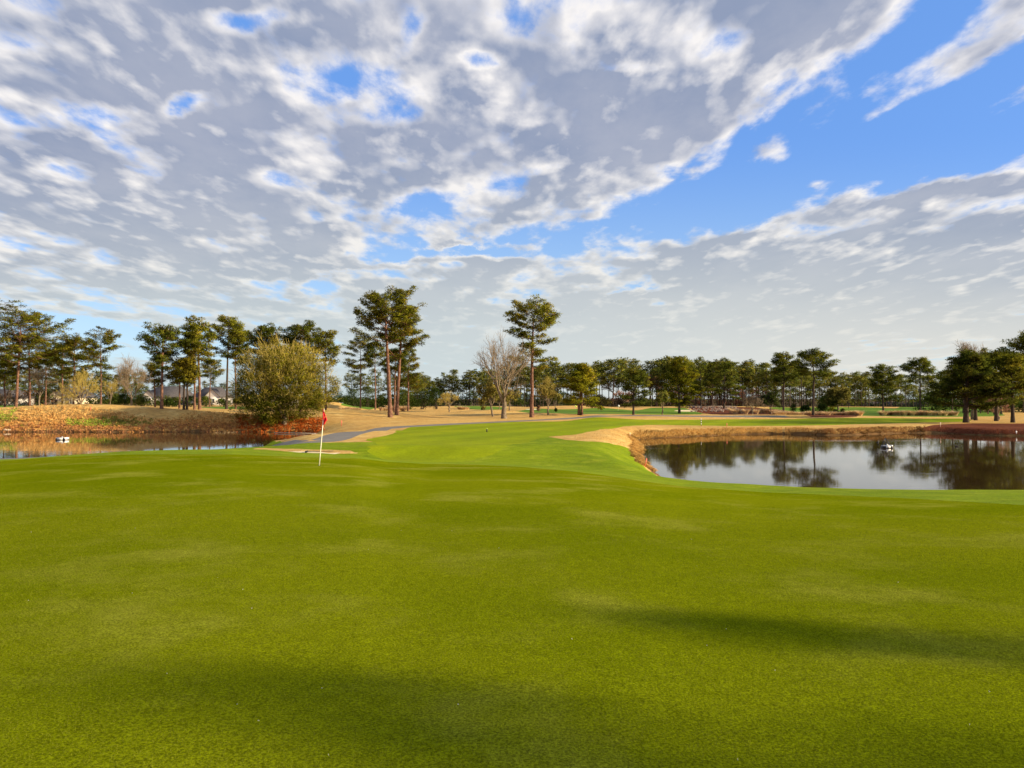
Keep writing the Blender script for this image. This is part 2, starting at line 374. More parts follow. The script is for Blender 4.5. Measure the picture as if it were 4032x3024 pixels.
        if tint:
            a = me.attributes.new('tint', 'FLOAT', 'POINT'); a.data.foreach_set('value', np.concatenate(s.T))
        if col:
            a = me.attributes.new('Col', 'FLOAT_COLOR', 'POINT'); c = np.vstack(s.C)
            a.data.foreach_set('color', np.hstack([c, np.ones((len(c), 1))]).ravel())
        if mat is not None: me.materials.append(mat)
        if normals:
            N = np.vstack(s.N); me.normals_split_custom_set_from_vertices(N.tolist())
        return me

# ------------------------------------------------------------------ terrain
ZW = EYE - 5.0        # water level of both ponds
def px(x, y):
    """ray direction through a photograph pixel"""
    a = (np.asarray(x, float) - 2016) / F; b = (np.asarray(y, float) - 1512) / F
    return a, math.cos(PITCH) + b * math.sin(PITCH), math.sin(PITCH) - b * math.cos(PITCH)
def onz(x, y, z):
    a, b, c = px(x, y); s = (z - EYE) / c
    return a * s, b * s
def sstep(a, b, x):
    t = np.clip((x - a) / (b - a), 0, 1); return t * t * (3 - 2 * t)
# pond outlines: the seen shore traced on the water plane, the hidden near shore laid out by hand
RP = [onz(*q, ZW) for q in [(2561, 1849), (2547, 1836), (2527, 1816), (2524, 1790), (2533, 1767), (2512, 1742), (2503, 1733), (2548, 1726), (2612, 1724),
      (2700, 1720), (2850, 1713), (3000, 1708), (3151, 1710), (3302, 1716), (3500, 1707), (3581, 1705), (3701, 1705), (3792, 1711), (3900, 1715), (4032, 1717), (4200, 1722)]]
RP += [(82, 92), (86, 70), (74, 46), (56, 36), (38, 33), (24, 32.5), (15, 34), (9.8, 38), (9.0, 44)]
LP = [onz(*q, ZW) for q in [(-150, 1702), (0, 1701), (250, 1700.5), (400, 1702), (600, 1701), (900, 1701), (1081, 1702), (1200, 1703), (1243, 1706), (1232, 1718), (1218, 1732), (1150, 1742), (1019, 1753)]]
LP += [(-20.5, 63), (-24.5, 56), (-30, 51), (-37, 47.5), (-50, 45.5), (-75, 47), (-92, 65), (-98, 95)]
def smooth_poly(P, it=2):
    P = [np.array(p, float) for p in P]
    for _ in range(it):
        Q = []
        for i in range(len(P)):
            a, b = P[i], P[(i + 1) % len(P)]
            Q += [a * .75 + b * .25, a * .25 + b * .75]
        P = Q
    return np.array(P)
def inpoly(X, Y, P):
    ins = np.zeros(np.shape(X), bool); n = len(P)
    for i in range(n):
        x0, y0 = P[i]; x1, y1 = P[(i + 1) % n]
        if y0 == y1: continue
        c = ((y0 > Y) != (y1 > Y)) & (X < (x1 - x0) * (Y - y0) / (y1 - y0) + x0)
        ins ^= c
    return ins
def sdist(X, Y, P):
    d = np.full(np.shape(X), 1e9); n = len(P)
    for i in range(n):
        a = P[i]; b = P[(i + 1) % n]; e = b - a; L = e @ e + 1e-12
        t = np.clip(((X - a[0]) * e[0] + (Y - a[1]) * e[1]) / L, 0, 1)
        d = np.minimum(d, np.hypot(X - a[0] - t * e[0], Y - a[1] - t * e[1]))
    return np.where(inpoly(X, Y, P), -d, d)
RPs = smooth_poly(RP, 1); LPs = smooth_poly(LP, 1)
CR = np.array([(-900, 1850, 34), (0, 1813, 34), (249, 1793, 35), (500, 1776, 37), (700, 1770, 39), (900, 1768, 40), (1000, 1773, 40), (1150, 1780, 40), (1251, 1785, 40),
      (1400, 1792, 41), (1530, 1812, 42), (1675, 1823, 42), (1878, 1826, 41), (2081, 1834, 40), (2217, 1842, 39), (2353, 1856, 37), (2488, 1872, 35), (2583, 1885, 34),
      (2700, 1902, 32), (3000, 1922, 30), (3400, 1928, 29), (4032, 1929, 28), (5200, 1930, 27)], float)
def fbm(X, Y, s, seed):
    r = np.random.RandomState(seed); o = np.zeros(np.shape(X))
    for k in range(5):
        a = r.rand() * 6.28; f = s * 1.7 ** k; ph = r.rand() * 6.28
        b = r.rand() * 6.28; g = s * 1.7 ** k * 0.8; ph2 = r.rand() * 6.28
        o = o + (np.sin((X * math.cos(a) + Y * math.sin(a)) * f + ph) * np.cos((X * math.cos(b) + Y * math.sin(b)) * g + ph2)) / 1.5 ** k
    return o / 2.2
def base(X, Y):
    t = X / np.maximum(Y, 5)
    d = 3.45 + 0.65 * sstep(0.10, 0.25, t) * sstep(70, 100, Y)
    d = d - 0.35 * sstep(0.1, 0.3, t) * sstep(170, 260, Y)
    left = sstep(-0.18, -0.36, t) * sstep(140, 200, Y)
    d = d - 1.25 * left
    return EYE - d + 0.10 * fbm(X, Y, 0.035, 5) * sstep(60, 120, Y)
MOUNDS = [  # px, crest y, Y, sx, sy
 (330, 1590, 129, 17, 11), (60, 1602, 129, 9, 11), (640, 1609, 130, 12, 10), (-250, 1612, 129, 15, 11),
 (1352, 1611, 140, 9, 8), (1308, 1582, 205, 5, 7), (1415, 1600, 215, 5, 6), (1937, 1613, 165, 7, 7), (2100, 1625, 150, 8, 5),
 (2362, 1642, 140, 14, 8), (2260, 1597, 250, 14, 8), (2700, 1606, 250, 24, 10), (2780, 1599, 275, 26, 10), (3120, 1603, 300, 20, 12), (3350, 1601, 290, 30, 14),
 (3650, 1608, 270, 25, 12), (1700, 1612, 200, 14, 10), (1850, 1598, 260, 20, 12), (950, 1616, 150, 14, 10), (3950, 1664, 122, 15, 7), (3000, 1632, 165, 22, 5)]
_mo = []
for mx, my, mY, sx, sy in MOUNDS:
    X0 = (mx - 2016) / F * mY; b0 = float(base(np.array(X0), np.array(float(mY))))
    _mo.append((X0, mY, (EYE - mY * (my - YH) / F) - b0, sx, sy))
def H(X, Y, detail=True):
    X = np.asarray(X, float); Y = np.asarray(Y, float)
    z = base(X, Y)
    up = np.zeros_like(z)
    for X0, Y0, A, sx, sy in _mo:
        g = A * np.exp(-0.5 * (((X - X0) / sx) ** 2 + ((Y - Y0) / sy) ** 2))
        up = np.maximum(up, g) if A > 0 else up
    z = z + up
    # swale and small mound beside the green
    z = z + 0.38 * np.exp(-0.5 * (((X + 7.5) / 5.0) ** 2 + ((Y - 50) / 2.6) ** 2)) - 0.35 * np.exp(-0.5 * (((X + 10.8) / 4.5) ** 2 + ((Y - 45.0) / 1.6) ** 2))
    z = z + 0.30 * np.exp(-0.5 * (((X - 4) / 7.0) ** 2 + ((Y - 53) / 3.0) ** 2))
    # the raised green the photographer stands on
    t = X / np.maximum(Y, 0.5)
    xs = 2016 + np.clip(t, -1.2, 1.2) * F
    yc = np.interp(xs, CR[:, 0], CR[:, 1]); Rc = np.interp(xs, CR[:, 0], CR[:, 2])
    zc = EYE - Rc * (yc - YH) / F
    Yp = np.maximum(Y, 0)
    zn = zc * (np.minimum(Yp / Rc, 1.0)) ** 1.6 - 0.07 * np.maximum(Yp - Rc, 0)
    zn = zn + 0.035 * fbm(X, Y, 0.16, 3) * sstep(3, 12, Yp) * (1 - sstep(Rc - 6, Rc, Yp))
    w = sstep(0, 9, Yp - Rc)
    z = zn * (1 - w) + z * w
    # ponds
    for P, sl, k in ((RPs, 0.42, 0.9), (LPs, 0.30, 0.5)):
        d = sdist(X, Y, P)
        dw = d + 0.35 * fbm(X, Y, 0.55, 9)
        lim = ZW + np.where(dw > 0, np.minimum(dw, 1.1) * 0.62 + np.maximum(dw - 1.1, 0) * sl, dw * 0.5)
        lim = np.maximum(lim, ZW - 1.5)
        if P is LPs: lim = np.where(dw > 0, ZW + np.minimum(dw, .6) * 0.7 + np.maximum(dw - .6, 0) * (0.085 + 0.23 * sstep(90, 110, Y) + .25 * sstep(90, 70, Y)), lim)
        h = 0.25
        z = np.where(d > 30, z, -np.logaddexp(-z / h, -lim / h) * h)
    return z
def hit(x, y, y0=2.5, y1=900):
    """where the ray through a pixel meets the terrain"""
    x = np.atleast_1d(np.asarray(x, float)); y = np.atleast_1d(np.asarray(y, float))
    a, b, c = px(x, y)
    S = np.geomspace(y0, y1, 700)
    Xs = a[:, None] * S / b[:, None]; Zs = EYE + c[:, None] * S / b[:, None]; Ys = np.broadcast_to(S, Xs.shape)
    under = Zs < H(Xs, Ys)
    i = np.where(under.any(1), under.argmax(1), len(S) - 1)
    lo = S[np.maximum(i - 1, 0)]; hi = S[i]
    for _ in range(14):
        mid = (lo + hi) / 2; un = (EYE + c * mid / b) < H(a * mid / b, mid)
        hi = np.where(un, mid, hi); lo = np.where(un, lo, mid)
    return np.stack([a * hi / b, hi], 1)
def P_(pts, **k):
    p = np.array(pts, float); return hit(p[:, 0], p[:, 1], **k)
def dens_poly(P, step):
    out = []
    for i in range(len(P)):
        a, b = P[i], P[(i + 1) % len(P)]; L = np.linalg.norm(b - a)
        st = step(0.5 * (a + b)); n = max(1, int(L / st))
        for q in range(n): out.append(a + (b - a) * q / n)
    return np.array(out)

ZONES = []   # name, polygon, material  (later wins)
def zone(name, poly, mat, sm=1): ZONES.append((name, smooth_poly(poly, sm), mat))
near = [(-70, -40), (70, -40), (62, 5), (58, 25), (54, 35.5), (38, 32.8), (24, 32.3), (15, 33.8), (9.8, 38), (9.0, 44)]
lowr = P_([(2590, 1878), (2556, 1852), (2535, 1836), (2512, 1816), (2492, 1790), (2478, 1767), (2413, 1748), (2322, 1739), (2234, 1732), (2162, 1720)], y0=43)
zone('collar', near + [tuple(q) for q in lowr] + [(5, 75), (-10, 62)] + [tuple(q) for q in P_([(1290, 1743), (1150, 1747), (1030, 1754), (900, 1761)], y0=41)] + [(-23.5, 48), (-30, 43.5), (-38, 40), (-45, 42), (-60, 42)], 'collar', 0)
fw = [(1560, 1815), (1480, 1790), (1440, 1770), (1500, 1745), (1430, 1732), (1480, 1722), (1545, 1711), (1552, 1703), (1560, 1695), (1600, 1683), (1700, 1673), (1770, 1669), (1850, 1665), (2060, 1660), (2200, 1660), (2250, 1656), (2322, 1644),
  (2362, 1643), (2431, 1647), (2521, 1653), (2650, 1652), (2850, 1650), (3091, 1651), (3181, 1647), (3500, 1645), (3653, 1649), (3792, 1647), (3831, 1654), (3795, 1661), (3671, 1664), (3400, 1669),
  (3332, 1672), (3212, 1675), (3000, 1677), (2850, 1678), (2782, 1675), (2601, 1672), (2511, 1675), (2405, 1687), (2300, 1705), (2259, 1712), (2175, 1718), (2140, 1722), (2060, 1745), (1980, 1775), (1900, 1800), (1840, 1818)]
zone('fairway', P_(fw, y0=43), 'fairway', 2)
# putting surface
gr = P_([(-250, 1826), (0, 1815), (240, 1799), (500, 1790), (900, 1789), (1150, 1797), (1270, 1803), (1500, 1815), (1675, 1826), (1878, 1829), (2081, 1840), (2217, 1852), (2353, 1868), (2488, 1888), (2583, 1902), (2700, 1916), (3000, 1938), (3400, 1953), (4032, 1988), (4400, 2020)])
zone('putting_green', [tuple(q) for q in gr] + [(19, 12), (17, -3), (8, -12), (-8, -13), (-22, -6), (-30, 8), (-30, 22)], 'green', 1)
# cart path
pc = [(-38, 41.5), (-30, 45), (-24.5, 49.5)] + [tuple(q) for q in P_([(1060, 1751.5), (1160, 1747), (1245, 1740), (1298, 1730), (1328, 1719), (1358, 1709), (1410, 1699), (1480, 1690), (1560, 1682.5), (1650, 1677), (1740, 1672), (1840, 1667), (1950, 1662), (2100, 1655), (2250, 1647), (2330, 1641), (2450, 1636), (2560, 1636), (2700, 1638), (2900, 1640), (3100, 1640)], y0=43)]
pc = np.array(pc)
for _ in range(2):
    q = [pc[0]]
    for i in range(len(pc) - 1): q += [pc[i] * .75 + pc[i + 1] * .25, pc[i] * .25 + pc[i + 1] * .75]
    pc = np.array(q + [pc[-1]])
tg = np.gradient(pc, axis=0); tg /= np.linalg.norm(tg, axis=1)[:, None]; nr = np.stack([-tg[:, 1], tg[:, 0]], 1)
wdt = 1.65
PATH = np.vstack([pc + nr * wdt, (pc - nr * wdt)[::-1]])
ZONES.append(('cart_path', PATH, 'path'))
# bunkers
zone('rough', [tuple(q) for q in P_([(990, 1764.5), (1080, 1765.5), (1170, 1768.5), (1280, 1771), (1370, 1774), (1415, 1781), (1400, 1786)], y0=41)] + [tuple(q) for q in P_([(1251, 1784), (1150, 1779), (1050, 1773)], y0=41)], 'rough', 1)
zone('bunker', P_([(1130, 1777), (1200, 1778.5), (1290, 1780), (1340, 1783), (1335, 1786), (1251, 1784), (1150, 1779.5)], y0=41), 'sand', 1)
def ell(x0, x1, y0, y1): 
    return P_([((x0 + x1) / 2 + (x1 - x0) / 2 * math.cos(a), (y0 + y1) / 2 + (y1 - y0) / 2 * math.sin(a)) for a in np.linspace(0, 6.283, 13)[:-1]], y0=100)
# far turf
zone('far_fairway', P_([(-300, 1608), (-200, 1588), (0, 1583), (160, 1589), (150, 1592), (60, 1600), (0, 1609), (-100, 1618)], y0=100), 'ffair')
zone('far_fairway', P_([(760, 1604), (860, 1601), (1000, 1602), (1100, 1607), (980, 1612), (860, 1610)], y0=170), 'ffair')
zone('far_fairway', P_([(2008, 1616), (2060, 1609), (2120, 1608), (2200, 1613), (2380, 1605), (2450, 1612), (2500, 1617), (2560, 1606), (2640, 1605), (2720, 1612), (2790, 1631), (2650, 1632), (2450, 1630), (2200, 1631), (2090, 1630)], y0=160), 'ffair')
zone('far_fairway', P_([(3000, 1608), (3120, 1604), (3300, 1603), (3420, 1603), (3560, 1609), (3640, 1590), (3900, 1596), (3950, 1630), (3960, 1638), (3700, 1642), (3480, 1643), (3330, 1643), (3240, 1632), (3120, 1620)], y0=170), 'ffair')
zone('far_fairway', P_([(1330, 1594), (1420, 1596), (1500, 1604), (1540, 1611), (1480, 1612), (1380, 1603)], y0=200), 'ffair')
zone('far_fairway', P_([(1780, 1600), (1830, 1598), (1990, 1602), (2000, 1612), (1900, 1614), (1820, 1609)], y0=190), 'ffair')
zone('bunker', ell(2655, 2765, 1614, 1620.5), 'sand', 1)
zone('bunker', ell(2068, 2125, 1609.5, 1613.5), 'sand', 1)
# pine straw beds
zone('pine_straw_bed', P_([(2690, 1603), (2790, 1599), (2900, 1602), (3010, 1606), (3090, 1618), (3180, 1628), (3120, 1637), (2950, 1634), (2850, 1633), (2790, 1631), (2740, 1620)], y0=170), 'straw')
zone('pine_straw_bed', P_([(3100, 1625), (3200, 1618), (3330, 1624), (3400, 1640), (3300, 1644), (3160, 1642)], y0=150), 'straw')
zone('pine_straw_bed', [tuple(q) for q in P_([(3560, 1700), (3640, 1682), (3720, 1670), (3850, 1666), (3950, 1668), (4250, 1668)], y0=90)] + [(q[0], q[1] - 1.5) for q in (onz(*w, ZW) for w in [(4200, 1722), (4032, 1717), (3900, 1715), (3792, 1711), (3701, 1705), (3590, 1705)])], 'straw')
def grow(P, w):
    e = np.roll(P, -1, 0) - np.roll(P, 1, 0); n = np.stack([e[:, 1], -e[:, 0]], 1); n /= np.linalg.norm(n, axis=1)[:, None]
    a = 0.5 * np.sum(P[:, 0] * np.roll(P[:, 1], -1) - P[:, 1] * np.roll(P[:, 0], -1))
    return P + n * w * (1 if a > 0 else -1)
# littered bank of the far left shore
zone('pond_bank', [tuple(q) for q in P_([(-200, 1650), (0, 1640), (200, 1628), (400, 1632), (600, 1652), (800, 1650), (1000, 1640), (1130, 1648), (1260, 1675), (1300, 1690), (1262, 1703)], y0=90)] + [(-29, 108), (-32, 105), (-60, 105), (-95, 105)], 'bank')

ZONES.insert(0, ('forest_floor', np.array([(-690., 352), (-200, 345), (150, 330), (230, 352), (690, 352), (4000, 1500), (5500, 5000), (0, 7050), (-5500, 5000), (-4000, 1500)]), 'floor'))
ZONES.append(('pond_bank', grow(RPs, 0.45), 'dark_earth')); ZONES.append(('pond_bank', grow(LPs, 0.35), 'dark_earth'))
def build_ground():
    def stp(p):
        r = max(4.0, math.hypot(p[0], p[1])); return min(max(r * 0.012, 0.25), 6)
    pts = []; edges = []
    jr = np.random.RandomState(3)
    for k, (nm, P, mt) in enumerate(ZONES):
        if nm == 'cart_path' or mt in ('dark_earth', 'floor'): continue
        D = dens_poly(P, stp); a = np.where(np.hypot(D[:, 0], D[:, 1]) > 40, 0.11, 0.025)[:, None]
        ZONES[k] = (nm, D + jr.normal(size=D.shape) * a, mt)
    loops = [z[1] for z in ZONES] + [RPs, LPs]
    for P in loops:
        D = dens_poly(P, stp); i0 = len(pts); pts += [tuple(q) for q in D]
        edges += [(i0 + i, i0 + (i + 1) % len(D)) for i in range(len(D))]
    ts = np.arange(-0.98, 0.99, 0.0115)
    rows = np.geomspace(1.5, 700, 400)
    T, YY = np.meshgrid(ts, rows); r = NR
    T = T + (r.rand(*T.shape) - .5) * 0.006; YY = YY * (1 + (r.rand(*T.shape) - .5) * 0.007)
    g = np.stack([T.ravel() * YY.ravel(), YY.ravel()], 1)
    # sides, behind and beyond
    ring = []
    for rr in np.geomspace(1.5, 400, 40):
        for a in np.linspace(0, 2 * math.pi, 48, endpoint=False):
            x, y = rr * math.cos(a), rr * math.sin(a)
            if y < abs(x) / 1.02 - 0.3: ring.append((x, y))
    for rr in (520, 705, 1000, 1800, 3500, 7000):
        for a in np.linspace(0, 2 * math.pi, 64, endpoint=False):
            x, y = rr * math.cos(a), rr * math.sin(a)
            if not (0 < y < 720 and abs(x) < 0.99 * y): ring.append((x, y))
    allp = np.vstack([np.array(pts), g, np.array(ring)])
    res = delaunay_2d_cdt([Vector(p) for p in allp], edges, [], 0, 1e-4)
    V = np.array([(v.x, v.y) for v in res[0]]); Fa = np.array([f for f in res[2] if len(f) == 3], int)
    Z = H(V[:, 0], V[:, 1]); far = np.hypot(V[:, 0], V[:, 1]) > 900
    V3 = np.column_stack([V, Z])
    c = V[Fa].mean(1); zid = np.zeros(len(Fa), int)
    for k, (nm, P, mt) in enumerate(ZONES): zid[inpoly(c[:, 0], c[:, 1], P)] = k + 1
    for k in range(len(ZONES) + 1):
        f = Fa[zid == k]
        if not len(f): continue
        # orient upwards
        a, b, d = V[f[:, 0]], V[f[:, 1]], V[f[:, 2]]
        cr = (b[:, 0] - a[:, 0]) * (d[:, 1] - a[:, 1]) - (b[:, 1] - a[:, 1]) * (d[:, 0] - a[:, 0])
        f[cr < 0] = f[cr < 0][:, ::-1]
        u, inv = np.unique(f, return_inverse=True)
        gg = G(); gg.add(V3[u], None, inv.reshape(-1, 3))
        nm, mt = ('rough', 'rough') if k == 0 else (ZONES[k - 1][0], ZONES[k - 1][2])
        me = gg.mesh(nm, M[mt], smooth=True)
        # matching normals along the seams
        e = 0.15; X, Y = V3[u][:, 0], V3[u][:, 1]
        nx = -(H(X + e, Y) - H(X - e, Y)) / (2 * e); ny = -(H(X, Y + e) - H(X, Y - e)) / (2 * e)
        N = np.stack([nx, ny, np.ones_like(nx)], 1); N /= np.linalg.norm(N, axis=1)[:, None]
        me.normals_split_custom_set_from_vertices(N.tolist())
        o = link(nm, me); o['kind'] = 'structure'
build_ground()
for nm, P in (('water', RPs), ('water', LPs)):
    c = P.mean(0); n = P - c; L = np.linalg.norm(n, axis=1)[:, None]
    ring = P + n / L * 1.2
    D = dens_poly(ring, lambda p: 3.0)
    res = delaunay_2d_cdt([Vector(p) for p in D], [(i, (i + 1) % len(D)) for i in range(len(D))], [], 1, 1e-4)
    gg = G(); V = np.array([(v.x, v.y, ZW) for v in res[0]]); f = np.array([q for q in res[2]])
    a, b, d = V[f[:, 0]], V[f[:, 1]], V[f[:, 2]]
    cr = (b[:, 0] - a[:, 0]) * (d[:, 1] - a[:, 1]) - (b[:, 1] - a[:, 1]) * (d[:, 0] - a[:, 0]); f[cr < 0] = f[cr < 0][:, ::-1]
    gg.add(V, None, f); o = link('water', gg.mesh('water', M['water'])); o['kind'] = 'structure'

# ------------------------------------------------------------------ trees
def unit(v): return v / (np.linalg.norm(v) + 1e-9)
def pine(Ht, cb, cw, seed, mat='pine', lean=0.0, dense=1.0, r0=0.3, skew=0.0, nb=None, tri=26, bark='bark', low=False, profile='umbrella', leafs=1.0):
    """trunk and crown meshes of a long-stemmed pine; cb: height where the crown starts, cw: crown half width"""
    r = np.random.RandomState(seed)
    n = 9; zz = np.linspace(0, Ht * 0.97, n)
    bx = np.cumsum(r.normal(size=n)) * 0.10 * (zz / Ht) + lean * zz / Ht; by = np.cumsum(r.normal(size=n)) * 0.10 * (zz / Ht)
    bx -= bx[0]; by -= by[0]
    TP = np.stack([bx, by, zz], 1); TP[0, 2] = -0.4
    r0 = r0 * 0.72; rad = r0 * (1 - 0.30 * zz / Ht - 0.60 * (zz / Ht) ** 3); rad[0] *= 1.45; rad[1] *= 1.02
    tr = G(); tr.tube(TP, rad, 8 if not low else 5)
    if nb is None: nb = int((20 if low else 27) * dense)
    cc = []; rr = []
    A, B, ra, rb = [], [], [], []
    for i in range(nb):
        s = (i + r.rand()) / nb; s = s ** 0.85
        h = cb + (Ht * 0.965 - cb) * s
        if profile == 'umbrella': env = 0.55 + 0.45 * math.sin(math.pi * min(1, s * 1.05 + 0.12)) if s < 0.75 else 0.95 - 1.9 * (s - 0.75)
        elif profile == 'cone': env = 1.28 - 0.95 * s
        elif profile == 'gap': env = (0.75 if s < 0.22 else (0.42 if s < 0.4 else 0.62 + 0.5 * math.sin((s - .4) / .6 * math.pi)))
        else: env = 1.0 * math.sqrt(max(0.05, 1 - (2 * s - 0.9) ** 2 * 0.75))
        L = cw * env * (0.75 + 0.65 * r.rand())
        az = i * 2.4 + r.normal() * 0.5
        p0 = np.array([np.interp(h, zz, bx), np.interp(h, zz, by), h])
        el = R(-8 + 50 * s + r.normal() * 10)
        dv = np.array([math.cos(az) * math.cos(el), math.sin(az) * math.cos(el), math.sin(el)])
        if skew: dv[0] += skew; dv = unit(dv)
        pts = [p0]
        for q in range(4):
            dv = unit(dv + np.array([0, 0, 0.10]) + r.normal(size=3) * 0.10)
            pts.append(pts[-1] + dv * L / 4)
        pts = np.array(pts)
        b0 = r0 * 0.28 * (1 - 0.6 * s)
        if not low: tr.tube(pts, [b0, b0 * .8, b0 * .6, b0 * .4, b0 * .2], 4)
        else: A.append(p0); B.append(pts[-1]); ra.append(b0); rb.append(b0 * .3)
        m = max(2, int(L * (1.5 if low else 2.3)))
        for q in range(m):
            f = 0.38 + 0.62 * (q + r.rand()) / m; f = min(f, 1.0)
            p = np.array([np.interp(f * 4, range(5), pts[:, j]) for j in range(3)])
            sd = unit(np.cross(dv, [0, 0, 1.0])) * r.normal() * 0.26 * L * (1.1 - f * .5)
            pc_ = p + sd + np.array([0, 0, r.rand() * 0.35])
            A.append(p); B.append(pc_); ra.append(0.045); rb.append(0.02)
            cc.append(pc_); w = (0.55 + 0.45 * r.rand()) * (1.45 if low else 1.0); rr.append((w, w, w * 0.48))
    cc.append(TP[-1]); rr.append((0.6, 0.6, 0.5))
    tr.sticks(A, B, np.array(ra), np.array(rb))
    cr = G(); cc = np.array(cc); rr = np.array(rr)
    cen = np.array([bx[-1] * .7, by[-1] * .7, cb + (Ht - cb) * 0.45])
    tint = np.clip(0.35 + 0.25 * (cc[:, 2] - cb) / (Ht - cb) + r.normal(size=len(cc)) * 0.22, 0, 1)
    nt = int(tri * leafs * 1.25)
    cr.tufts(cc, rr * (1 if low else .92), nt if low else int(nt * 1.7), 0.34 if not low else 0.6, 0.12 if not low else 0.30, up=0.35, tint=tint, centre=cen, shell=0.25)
    # bring the grown tree to the height and width asked for
    cv = np.vstack(cr.V); kz = Ht / np.percentile(cv[:, 2], 99.8); kx = cw / np.percentile(np.abs(cv[:, 0] - bx[-1] * .5), 97.5)
    kx = min(max(kx, .8), 1.5); S = np.array([kx, kx, kz])
    cr.V = [v * S for v in cr.V]; tr.V = [v * (np.array([1, 1, kz]) if i == 0 else S) for i, v in enumerate(tr.V)]
    return tr.mesh('trunk', M[bark], smooth=True), cr.mesh('crown', M[mat], normals=True, tint=True)

def branching(Ht, spread, seed, trunk_h, r0, levels=5, up=0.35, kids=3, twig_r=0.016, jitter=0.35, lean=(0, 0), shape=1.0, ang=38, last=4):
    """recursive limbs; returns trunk geometry, twig segment ends"""
    r = np.random.RandomState(seed)
    g = G(); segs = []; tips = []
    def grow(p, d, L, rad, lv):
        m = 4; pts = [p]; dd = d.copy()
        for q in range(m):
            dd = unit(dd + r.normal(size=3) * 0.10 + np.array([0, 0, up * 0.12])); pts.append(pts[-1] + dd * L / m)
        if lv <= 1: g.tube(pts, np.linspace(rad, rad * 0.62, m + 1), 6)
        else:
            for q in range(m): segs.append((pts[q], pts[q + 1], rad * (1 - 0.1 * q), rad * (0.9 - 0.1 * q)))
        if lv >= levels: tips.append((pts[-1], dd)); return
        k = kids if lv < levels - 1 else last
        for c in range(k):
            f = 1.0 if c == 0 else 0.35 + 0.65 * r.rand()
            sp = np.array([np.interp(f * m, range(m + 1), [q[j] for q in pts]) for j in range(3)])
            a = R(ang * (0.55 + 0.7 * r.rand())) * (0.45 if c == 0 else 1.0)
            ax = unit(np.cross(dd, r.normal(size=3)))
            nd = unit(dd * math.cos(a) + ax * math.sin(a))
            nd[2] = nd[2] * 0.9 + up * 0.18; nd = unit(nd)
            grow(sp, nd, L * (0.62 + 0.22 * r.rand()), max(rad * 0.58, twig_r), lv + 1)
    base_d = unit(np.array([lean[0], lean[1], 1.0]))
    P = np.array([base_d * trunk_h * q / 4 + np.array([0, 0, -0.3 if q == 0 else 0]) for q in range(5)])
    P[1:4, :2] += r.normal(size=(3, 2)) * 0.05
    g.tube(P, np.array([1.5, 1.05, 1, 0.95, 0.9]) * r0, 9)
    nl = 5
    for c in range(nl):
        az = c * 2 * math.pi / nl + r.normal() * 0.3; el = R(ang) * (0.6 + 0.7 * r.rand()) * (1 if c else 0.2)
        d = unit(np.array([math.cos(az) * math.sin(el) * spread, math.sin(az) * math.sin(el) * spread, math.cos(el)]))
        grow(P[-1] - base_d * trunk_h * 0.25 * r.rand(), d, (Ht - trunk_h) * 0.36 * shape, r0 * 0.55, 1)
    return g, segs, tips
def fit(segs, tips, g, Ht, halfw):
    """scales a grown tree to the size asked for"""
    V = np.vstack(g.V); allp = np.array([s[1] for s in segs] + [t[0] for t in tips])
    sz = Ht / np.percentile(allp[:, 2], 99.7); sx = halfw / np.percentile(np.abs(allp[:, :2]).max(1), 99)
    S = np.array([sx, sx, sz])
    g.V = [v * np.array([1 + (sx - 1) * 1, 1 + (sx - 1) * 1, sz]) if i else v * np.array([1, 1, sz]) for i, v in enumerate(g.V)]
    return S
def bare(Ht, halfw, seed, trunk_h, r0, mat='twig', bark='barkg', levels=5, leaf=None, nleaf=3, leafsize=0.22, kids=3, last=4, ang=38, lean=(0, 0), twr=0.016, up=0.35, lowleaf=None, clr=0.35):
    g, segs, tips = branching(Ht, 1.0, seed, trunk_h, r0, levels, up=up, kids=kids, last=last, ang=ang, lean=lean, twig_r=twr)
    S = fit(segs, tips, g, Ht, halfw)
    A = np.array([s[0] for s in segs]) * S; B = np.array([s[1] for s in segs]) * S
    ra = np.array([s[2] for s in segs]); rb = np.array([s[3] for s in segs])
    big = ra > r0 * 0.16
    g.sticks(A[big], B[big], ra[big], rb[big])
    cr = G(); cr.sticks(A[~big], B[~big], ra[~big], rb[~big])
    tp = np.array([t[0] for t in tips]) * S; td = np.array([t[1] for t in tips])
    r = np.random.RandomState(seed + 5)
    for _ in range(3):   # last sprays
        e = td + r.normal(size=td.shape) * 0.45; e /= np.linalg.norm(e, axis=1)[:, None]
        cr.sticks(tp - td * 0.1, tp + e * (0.35 + 0.5 * r.rand(len(tp), 1)) * min(1.3, Ht / 9), np.full(len(tp), twr * 0.9), np.full(len(tp), twr * 0.5))
    tm = g.mesh('trunk', M[bark], smooth=True); twm = cr.mesh('branches', M[mat])
    lm = None
    if leaf:
        lf = G(); f = np.ones(len(tp), bool)
        cen = np.array([0, 0, Ht * 0.5])
        base_pts = np.vstack([tp, (A[~big] + B[~big])[::3] / 2])
        tint = np.clip(base_pts[:, 2] / Ht * 0.9 + r.normal(size=len(base_pts)) * 0.2, 0, 1)
        lf.tufts(base_pts, (clr, clr, clr), nleaf, leafsize, leafsize * 0.5, up=0.1, tint=tint, centre=cen, shell=0.1)
        lm = lf.mesh('crown', M[leaf], normals=True, tint=True)
    return tm, twm, lm
